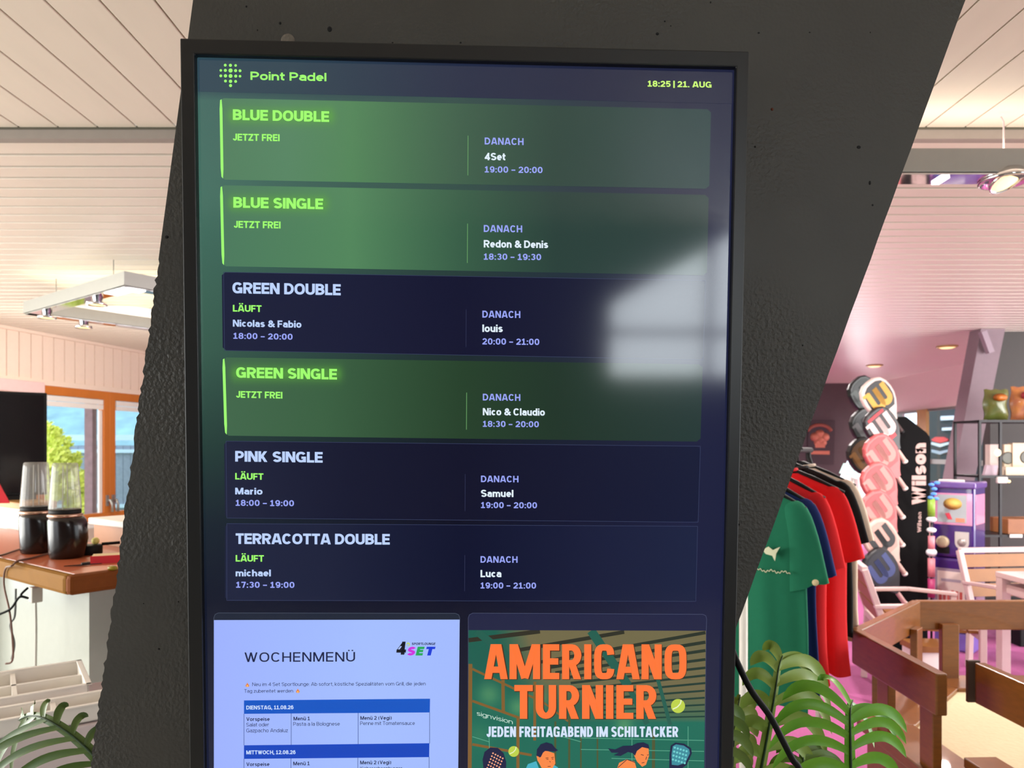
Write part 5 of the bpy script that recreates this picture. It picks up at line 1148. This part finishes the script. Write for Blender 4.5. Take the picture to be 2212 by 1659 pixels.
# ------------------------------------------------------------------ right: mauve column, shelf and snacks
def back_right():
    d = 6.42; tl, tr = px(2119, 712, d), px(2171, 712, d); bl, br = px(2058, 1042, d), px(2104, 1044, d)
    def at(a, b_, z): t = (z - a.z) / (b_.z - a.z); return a + (b_ - a) * t
    b = MB().prism([at(tl, bl, 2.569), at(tr, br, 2.569), at(tr, br, 0), at(tl, bl, 0)], (0, .16, 0)); tag(b.build('mauve_column', M['mauve']), 'mauve painted slanted column left of the snack shelf', 'column')
    a, c_ = px(2122, 716, d - .05), px(2139, 762, d - .05); tag(MB().bar(a, c_, .05, .05).build('ceiling_bracket', mat('bracket_mauve', (150, 130, 142), .5)), 'short mauve bracket slanting down from the ceiling at the column top', 'bracket')
    Y0, Y1 = 5.78, 6.10; X0 = px(2116, 900, Y0).x; X1 = X0 + 1.2
    root = thing('snack_shelf', 'black metal shelf unit at the right edge with snacks on top', 'shelf', ((X0 + X1) / 2, 5.95, 0))
    Zs = [H - (v - CY) / F * Y0 for v in (908, 1028, 1156, 1300)]
    for (x, y) in ((X0, Y0), (X0, Y1), (X1, Y0), (X1, Y1), (X0 + .165, Y0)): MB().bar((x, y, 0), (x, y, Zs[0]), .018, .018, (1, 0, 0)).build('post', M['bmetal'], root)
    for z in Zs: MB().box(((X0 + X1) / 2, (Y0 + Y1) / 2, z - .006), (X1 - X0 + .018, Y1 - Y0 + .018, .018)).build('shelf_board', M['bmetal'], root)
    def bag(u0, u1, v0, v1, d_, c1, c2, c3, lbl):
        a = px(u0, v1, d_); w_ = (u1 - u0) / F * d_; h_ = (v1 - v0) / F * d_; z0 = Zs[0] + .0035
        root = thing('snack_bag', lbl, 'snack bag', (a.x + w_ / 2, d_, z0), 0, 'crisp bags on the shelf'); vs = []; fs = []; n, m_ = 10, 12
        for sgn in (-1, 1):
            for j in range(m_ + 1):
                for i in range(n + 1):
                    s_, t = i / n, j / m_; th = .055 * (math.sin(math.pi * s_) ** .6) * (math.sin(math.pi * t) ** .5) + .004 * math.sin(9 * s_ + 7 * t)
                    vs.append((a.x + w_ * s_ + .008 * math.sin(t * 9), d_ + sgn * max(.001, th), z0 + h_ * t + .004 * math.sin(s_ * 16) * (t in (0, 1)) + .004))
        k0 = (n + 1) * (m_ + 1)
        for o_ in (0, k0): fs += [(o_ + j * (n + 1) + i, o_ + j * (n + 1) + i + 1, o_ + (j + 1) * (n + 1) + i + 1, o_ + (j + 1) * (n + 1) + i) for j in range(m_) for i in range(n)]
        MB().add(vs, fs, 0, True).build('foil_bag', mat('foil_%d' % u0, c1, .28, noise=.5, scale=14, coat=.4, rgb2=c2), root)
        b = MB()
        c = Vector((a.x + w_ * .5, d_ - .062, z0 + h_ * .74)); b.lathe(c, [(w_ * .30, 0), (1e-5, .004)], 16, 0, (Vector((1, 0, 0)), Vector((0, 0, .55)), Vector((0, -1, 0)))); b.build('printed_patch', mat('print_%d' % u0, c3, .3), root)
    bag(2124, 2176, 838, 904, 5.9, (62, 92, 40), (120, 110, 50), (190, 110, 40), 'green and orange foil snack bag at the left on the black shelf')
    bag(2182, 2240, 832, 904, 5.92, (120, 40, 80), (222, 150, 50), (200, 70, 80), 'purple and orange foil snack bag at the right edge of the shelf')
    def box_(u0, u1, v0, d_, lbl, col, roundp=None):
        a = px(u0, 1000, d_); w_ = (u1 - u0) / F * d_; z0 = Zs[1] + .0035; z1 = H - (v0 - CY) / F * d_
        root = thing('gift_box', lbl, 'box', (a.x + w_ / 2, d_, z0), 0, 'cream boxes on the middle shelf')
        MB().box((a.x + w_ / 2, d_, (z0 + z1) / 2), (w_, .06, z1 - z0)).build('box_body', mat('cream_card_%d' % u0, col, .6, noise=.06), root, bevel=.002)
        if roundp: MB().lathe((a.x + w_ * roundp, d_ - .0305, z0 + (z1 - z0) * .55), [(.052, 0), (.040, .001), (.038, .0012), (.028, .0014), (1e-5, .0016)], 24, 0, (Vector((1, 0, 0)), Vector((0, 0, 1)), Vector((0, -1, 0)))).build('printed_ring', mat('ring_print', (110, 112, 104), .6), root)
        return z0
    box_(2133, 2157, 960, 5.98, 'narrow cream box leaning at the left post of the shelf', (206, 184, 176))
    box_(2164, 2181, 960, 5.96, 'narrow cream box with grey ring between two others', (220, 200, 172), .45)
    box_(2182, 2226, 957, 5.95, 'wide cream box with round grey print at the right edge', (226, 206, 178), .66)
    a = px(2190, 1012, 5.86); tag(MB().box((a.x + .03, 5.85, Zs[1] + .0375), (.24, .05, .068)).build('ticket_box', mat('ticket_cream', (226, 206, 180), .6), bevel=.002), 'low cream strip box in front of the ringed boxes', 'box')
    a = px(2140, 1010, 5.84); tag(MB().prism([(a.x - .05, 5.84, Zs[1] + .0035), (a.x + .05, 5.84, Zs[1] + .0035), (a.x + .06, 5.84, Zs[1] + .085), (a.x - .03, 5.84, Zs[1] + .085)], (0, .03, 0)).build('card_stand', mat('card_mauve', (190, 164, 176), .5)), 'small mauve card stand below the narrow cream box', 'card')
    a = px(2164, 1037, 5.765); t = thing('shelf_lamp', 'small white clip lamp on the shelf edge glowing warm', 'lamp', a)
    MB().box(a, (.085, .028, .05)).build('lamp_body', M['white'], t, bevel=.008); MB().sphere(a + Vector((.05, -.01, -.01)), .012).build('bulb', MATS['warm_lens'], t)
    MB().sphere(px(2155, 978, 5.765), .028, 0, (1, .35, 1.05)).build('globe_bulb', mat('globe_glow', (255, 240, 190), .4, emit=(255, 240, 180), estr=1.4), t)
    a = px(2190, 1130, 5.9); tag(MB().box((a.x + .10, 5.92, Zs[2] + .0035 + .062), (.42, .22, .122)).build('wooden_tray', mat('tray_wood', (150, 92, 50), .5, noise=.35, scale=14), bevel=.004), 'brown wooden box on the lower shelf board', 'box')
    a = px(2196, 1150, 5.755); tag(MB().box((a.x, 5.762, Zs[2] - .004), (.10, .005, .026)).build('price_tag', M['white']), 'white price tag on the edge of the lower shelf board', 'tag')
    # poster on the dark back wall
    d = 11.745; root = thing('wall_poster', 'dark poster with orange cloud emblem on the back wall', 'poster', px(1778, 960, d)); q = lambda u, v, o=.0: px(u, v, d - o)
    MB().prism([q(1746, 906), q(1803, 908), q(1800, 1004), q(1742, 1002)], (0, -.015, 0)).build('poster_sheet', mat('poster_dark', (62, 50, 54), .6), root)
    om = mat('print_copper', (206, 128, 100), .6); b = MB()
    for (u, v, r) in [(1761, 944, 11), (1771, 938, 11), (1782, 944, 10), (1772, 950, 13), (1778, 956, 8), (1766, 956, 8)]: b.lathe(q(u, v, .016), [(r / F * d, 0), (1e-5, .002)], 16, 0, (Vector((1, 0, 0)), Vector((0, 0, .9)), Vector((0, -1, 0))))
    b.prism([q(1760, 958, .016), q(1783, 958, .016), q(1782, 967, .016), q(1761, 967, .016)], (0, -.003, 0)); b.build('cloud_emblem', om, root)
    b = MB(); b.prism([q(1747, 974, .016), q(1792, 974, .016), q(1792, 982, .016), q(1747, 981, .016)], (0, -.003, 0)); b.build('caption_bar', om, root)
    ar = [q(1770 + 27 * math.cos(R(a_)), 938 + 20 * -math.sin(R(a_)), .018) for a_ in range(20, 161, 14)]; MB().tube(ar, .028, 6).build('arched_band', mat('print_copper_dark', (150, 84, 66), .6), root)
    # mint sheet on a stand near the bright far window
    d = 9.6; root = thing('mint_board', 'small glowing mint board left of the pink rackets', 'sign', px(1835, 1034, d)); q = lambda u, v: px(u, v, d)
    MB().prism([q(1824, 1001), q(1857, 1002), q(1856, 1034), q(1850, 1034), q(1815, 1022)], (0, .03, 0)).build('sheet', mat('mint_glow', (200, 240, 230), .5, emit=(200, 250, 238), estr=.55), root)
    b = MB()
    for v in (1009, 1016, 1023): b.prism([q(1825, v), q(1852, v + .6), q(1852, v + 1.6), q(1825, v + 1)], (0, -.004, 0))
    b.build('printed_lines', mat('mint_dark', (150, 196, 190), .6), root)
    p = q(1845, 1034); MB().tube([Vector((p.x, d + .02, 0)), Vector((p.x, d + .02, p.z))], .015, 8).build('stand_pole', M['alu'], root)
    # signs on the court wall seen through the shop window
    Xw = 8.548
    def w_(u, v): return px(u, v, Xw * F / (u - CX))
    root = thing('court_sign', 'red and white stacked chevron sign seen through the shop window', 'sign', w_(2035, 960))
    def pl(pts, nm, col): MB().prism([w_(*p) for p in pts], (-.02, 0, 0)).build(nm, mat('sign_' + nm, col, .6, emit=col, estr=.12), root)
    RD, WH = (232, 70, 74), (226, 228, 240)
    pl([(2014, 949), (2022, 944), (2040, 944), (2050, 949), (2048, 953), (2032, 957), (2016, 953)], 'red_cap', RD)
    pl([(2014, 955), (2032, 959), (2051, 955), (2051, 960), (2032, 966), (2013, 960)], 'white_chevron', WH)
    pl([(2014, 971), (2032, 975), (2050, 971), (2049, 976), (2032, 982), (2014, 977)], 'grey_chevron', (176, 182, 200))
    root = thing('court_letter_sign', 'red letter A with white foot on the wall beyond the shop window', 'sign', w_(2070, 960))
    pl([(2056, 970), (2067, 944), (2080, 944), (2090, 970), (2082, 970), (2080, 963), (2066, 963), (2063, 970)], 'red_letter', RD); pl([(2053, 972), (2090, 972), (2090, 982), (2053, 982)], 'white_foot', WH)
    for (u0, u1, v0, v1, lbl) in [(2037, 2088, 899, 908, 'upper pale tube on the wall beyond the shop window'), (2040, 2082, 924, 930, 'lower pale tube on the wall beyond the shop window')]:
        tag(MB().prism([w_(u0, v0), w_(u1, v0 - 2), w_(u1, v1 - 2), w_(u0, v1)], (-.05, 0, 0)).build('court_tube', mat('tube_pale', (224, 228, 244), .4, emit=(220, 226, 250), estr=.3)), lbl, 'tube', 'tubes beyond the shop window')
back_right()

# ------------------------------------------------------------------ split-leaf plants
def smooth(P, n=6):
    P = [Vector(p) for p in P]; cu = []
    for i in range(len(P) - 1):
        p0, p1, p2, p3 = P[max(i - 1, 0)], P[i], P[i + 1], P[min(i + 2, len(P) - 1)]
        for k in range(n):
            s_ = k / n; cu.append(.5 * ((2 * p1) + (p2 - p0) * s_ + (2 * p0 - 5 * p1 + 4 * p2 - p3) * s_ * s_ + (3 * p1 - p0 - 3 * p2 + p3) * s_ ** 3))
    return cu + [P[-1]]
def leaf(root, mids, L0, nl, m, facing=Vector((0, -1, .25)), wl=.017, sides=(1, 1), droop=.62, rise=.75, curl=.18, seed=0, tipL=.6, rise2=None):
    rnd = random.Random(seed); cu = smooth([px(*p) for p in mids], 8); b = MB(); N_ = len(cu)
    def frame(t):
        i = min(N_ - 2, int(t * (N_ - 1))); p = cu[i] + (cu[i + 1] - cu[i]) * (t * (N_ - 1) - i); T = (cu[min(i + 2, N_ - 1)] - cu[max(i - 1, 0)]).normalized()
        Nn = (facing - T * facing.dot(T)).normalized(); return p, T, Nn, T.cross(Nn)
    # blade along the rib
    vs = []; fs = []
    for j in range(21):
        p, T, Nn, S = frame(j / 20); wd = .011 * (1 - .55 * j / 20) if j < 20 else .003
        vs += [p - S * wd - Nn * .002, p, p + S * wd - Nn * .002]
    for j in range(20): fs += [(3 * j, 3 * j + 1, 3 * j + 4, 3 * j + 3), (3 * j + 1, 3 * j + 2, 3 * j + 5, 3 * j + 4)]
    b.add(vs, fs, 0, True)
    for sd in (-1, 1):
        for k in range(nl):
            t = .03 + .95 * (k + .25 * (sd > 0)) / nl; p, T, Nn, S = frame(t)
            L = L0 * sides[0 if sd < 0 else 1] * (.75 + .5 * math.sin(math.pi * min(1, t * 1.05)) ) * (1 - (1 - tipL) * t ** 3) * rnd.uniform(.92, 1.06); vs = []; fs = []; M_ = 14
            rs = (rise2 if rise2 and sd > 0 else rise) * (.8 + .5 * t); w0 = wl * rnd.uniform(.9, 1.1); tw = rnd.uniform(-.2, .2)
            for j in range(M_ + 1):
                q = j / M_
                def P_(x): return p + S * (sd * L * (x - .12 * x ** 3)) + T * (L * (rs * x - .5 * x * x)) + Vector((0, 0, -1)) * (L * droop * x ** 2.6) - Nn * (L * curl * x * x)
                c = P_(q); d = (P_(min(1, q + .02)) - P_(max(0, q - .02))).normalized()
                nn = (Nn - d * Nn.dot(d)).normalized(); sdv = d.cross(nn); nn2 = nn * math.cos(tw) + sdv * math.sin(tw); sdv = d.cross(nn2)
                wd = w0 * (.62 + .5 * math.sin(math.pi * min(1, q * 1.15)) if q < .6 else 1.1 * (1 - ((q - .6) / .4) ** 2.2) ** .7 if q < 1 else .03)
                vs += [c - sdv * wd * .5 - nn2 * 0, c - nn2 * wd * .16, c + sdv * wd * .5]
            for j in range(M_): fs += [(3 * j, 3 * j + 1, 3 * j + 4, 3 * j + 3), (3 * j + 1, 3 * j + 2, 3 * j + 5, 3 * j + 4)]
            b.add(vs, fs, 0, True)
    lf = b.build('leaf', m, root)
    MB().tube([c - facing.normalized() * -.0016 for c in cu], [.0022 * (1 - .8 * i / len(cu)) + .0003 for i in range(len(cu))], 6).build('leaf_rib', M['stem'], lf)
    return cu[0]
def pot(root, x, y, r=.15, h=.28):
    MB().lathe((x, y, 0), [(r * .78, 0), (r, h), (r * .93, h), (r * .91, h - .03), (1e-5, h - .035)], 28).build('pot', mat('pot_grey', (70, 68, 66), .7), root)
def stem(root, x, y, p, h=.25):
    a = Vector((x, y, h)); mid = a * .45 + p * .55 + Vector((0, .02, .06)); MB().tube(smooth([a, mid, p], 6), .005, 8).build('stalk', mat('stalk_green', (74, 110, 36), .5), root)
def plants():
    x, y = .60, 1.42; root = thing('split_leaf_plant', 'split leaf plant with bright green fronds right of the large screen', 'plant', (x, y, 0)); pot(root, x, y)
    LY = mat('leaf_sunlit', (112, 132, 44), .45, noise=.3, scale=16, rgb2=(150, 160, 70))
    tops = [leaf(root, [(1638, 1690, 1.30), (1655, 1600, 1.30), (1671, 1510, 1.31), (1682, 1440, 1.33), (1690, 1416, 1.34)], .11, 7, mat('leaf_lit_yellow', (112, 146, 40), .4, noise=.3, scale=16, rgb2=(160, 178, 84)), Vector((.1, -1, .1)), .021, (.55, 1.05), .62, .85, .15, 1, .8),  # light from above is put into this frond's yellow-green colour
            leaf(root, [(1838, 1720, 1.2), (1837, 1640, 1.2), (1836, 1580, 1.2), (1836, 1535, 1.21), (1842, 1512, 1.24)], .105, 7, M['leaf'], Vector((0, -1, .3)), .0165, (1.15, .92), .40, .72, .1, 2, .72),
            leaf(root, [(1580, 1700, 1.38), (1583, 1620, 1.38), (1588, 1560, 1.38), (1598, 1500, 1.39)], .07, 6, LY, Vector((.3, -1, .1)), .02, (.7, .8), .6, .8, .2, 3, .8),
            leaf(root, [(1540, 1720, 1.22), (1548, 1640, 1.22), (1556, 1570, 1.22), (1560, 1520, 1.23)], .085, 6, M['leafd'], Vector((-.1, -1, .2)), .016, (.5, .62), .55, .6, .1, 4, .8),
            leaf(root, [(1760, 1760, 1.3), (1745, 1700, 1.3), (1735, 1650, 1.31), (1735, 1610, 1.33)], .09, 6, M['leafd'], Vector((.0, -1, .4)), .016, (.7, 1.0), .45, .6, .1, 5, .8)]
    for p in tops: stem(root, x, y, p)
    x, y = -.98, 1.36; root = thing('palm_leaf_plant', 'dark green split leaf plant in the lower left corner', 'plant', (x, y, 0)); pot(root, x, y, .14)
    p = leaf(root, [(250, 1682, 1.22), (208, 1637, 1.22), (160, 1592, 1.23), (105, 1556, 1.24), (66, 1546, 1.26), (40, 1556, 1.28)], .15, 8, mat('leaf_deep_green', (56, 92, 26), .4, noise=.3, scale=18, rgb2=(90, 112, 44)), Vector((.15, -1, .35)), .0125, (.78, .30), .34, 1.25, .12, 6, .55, .75)
    stem(root, x, y, p)
plants()
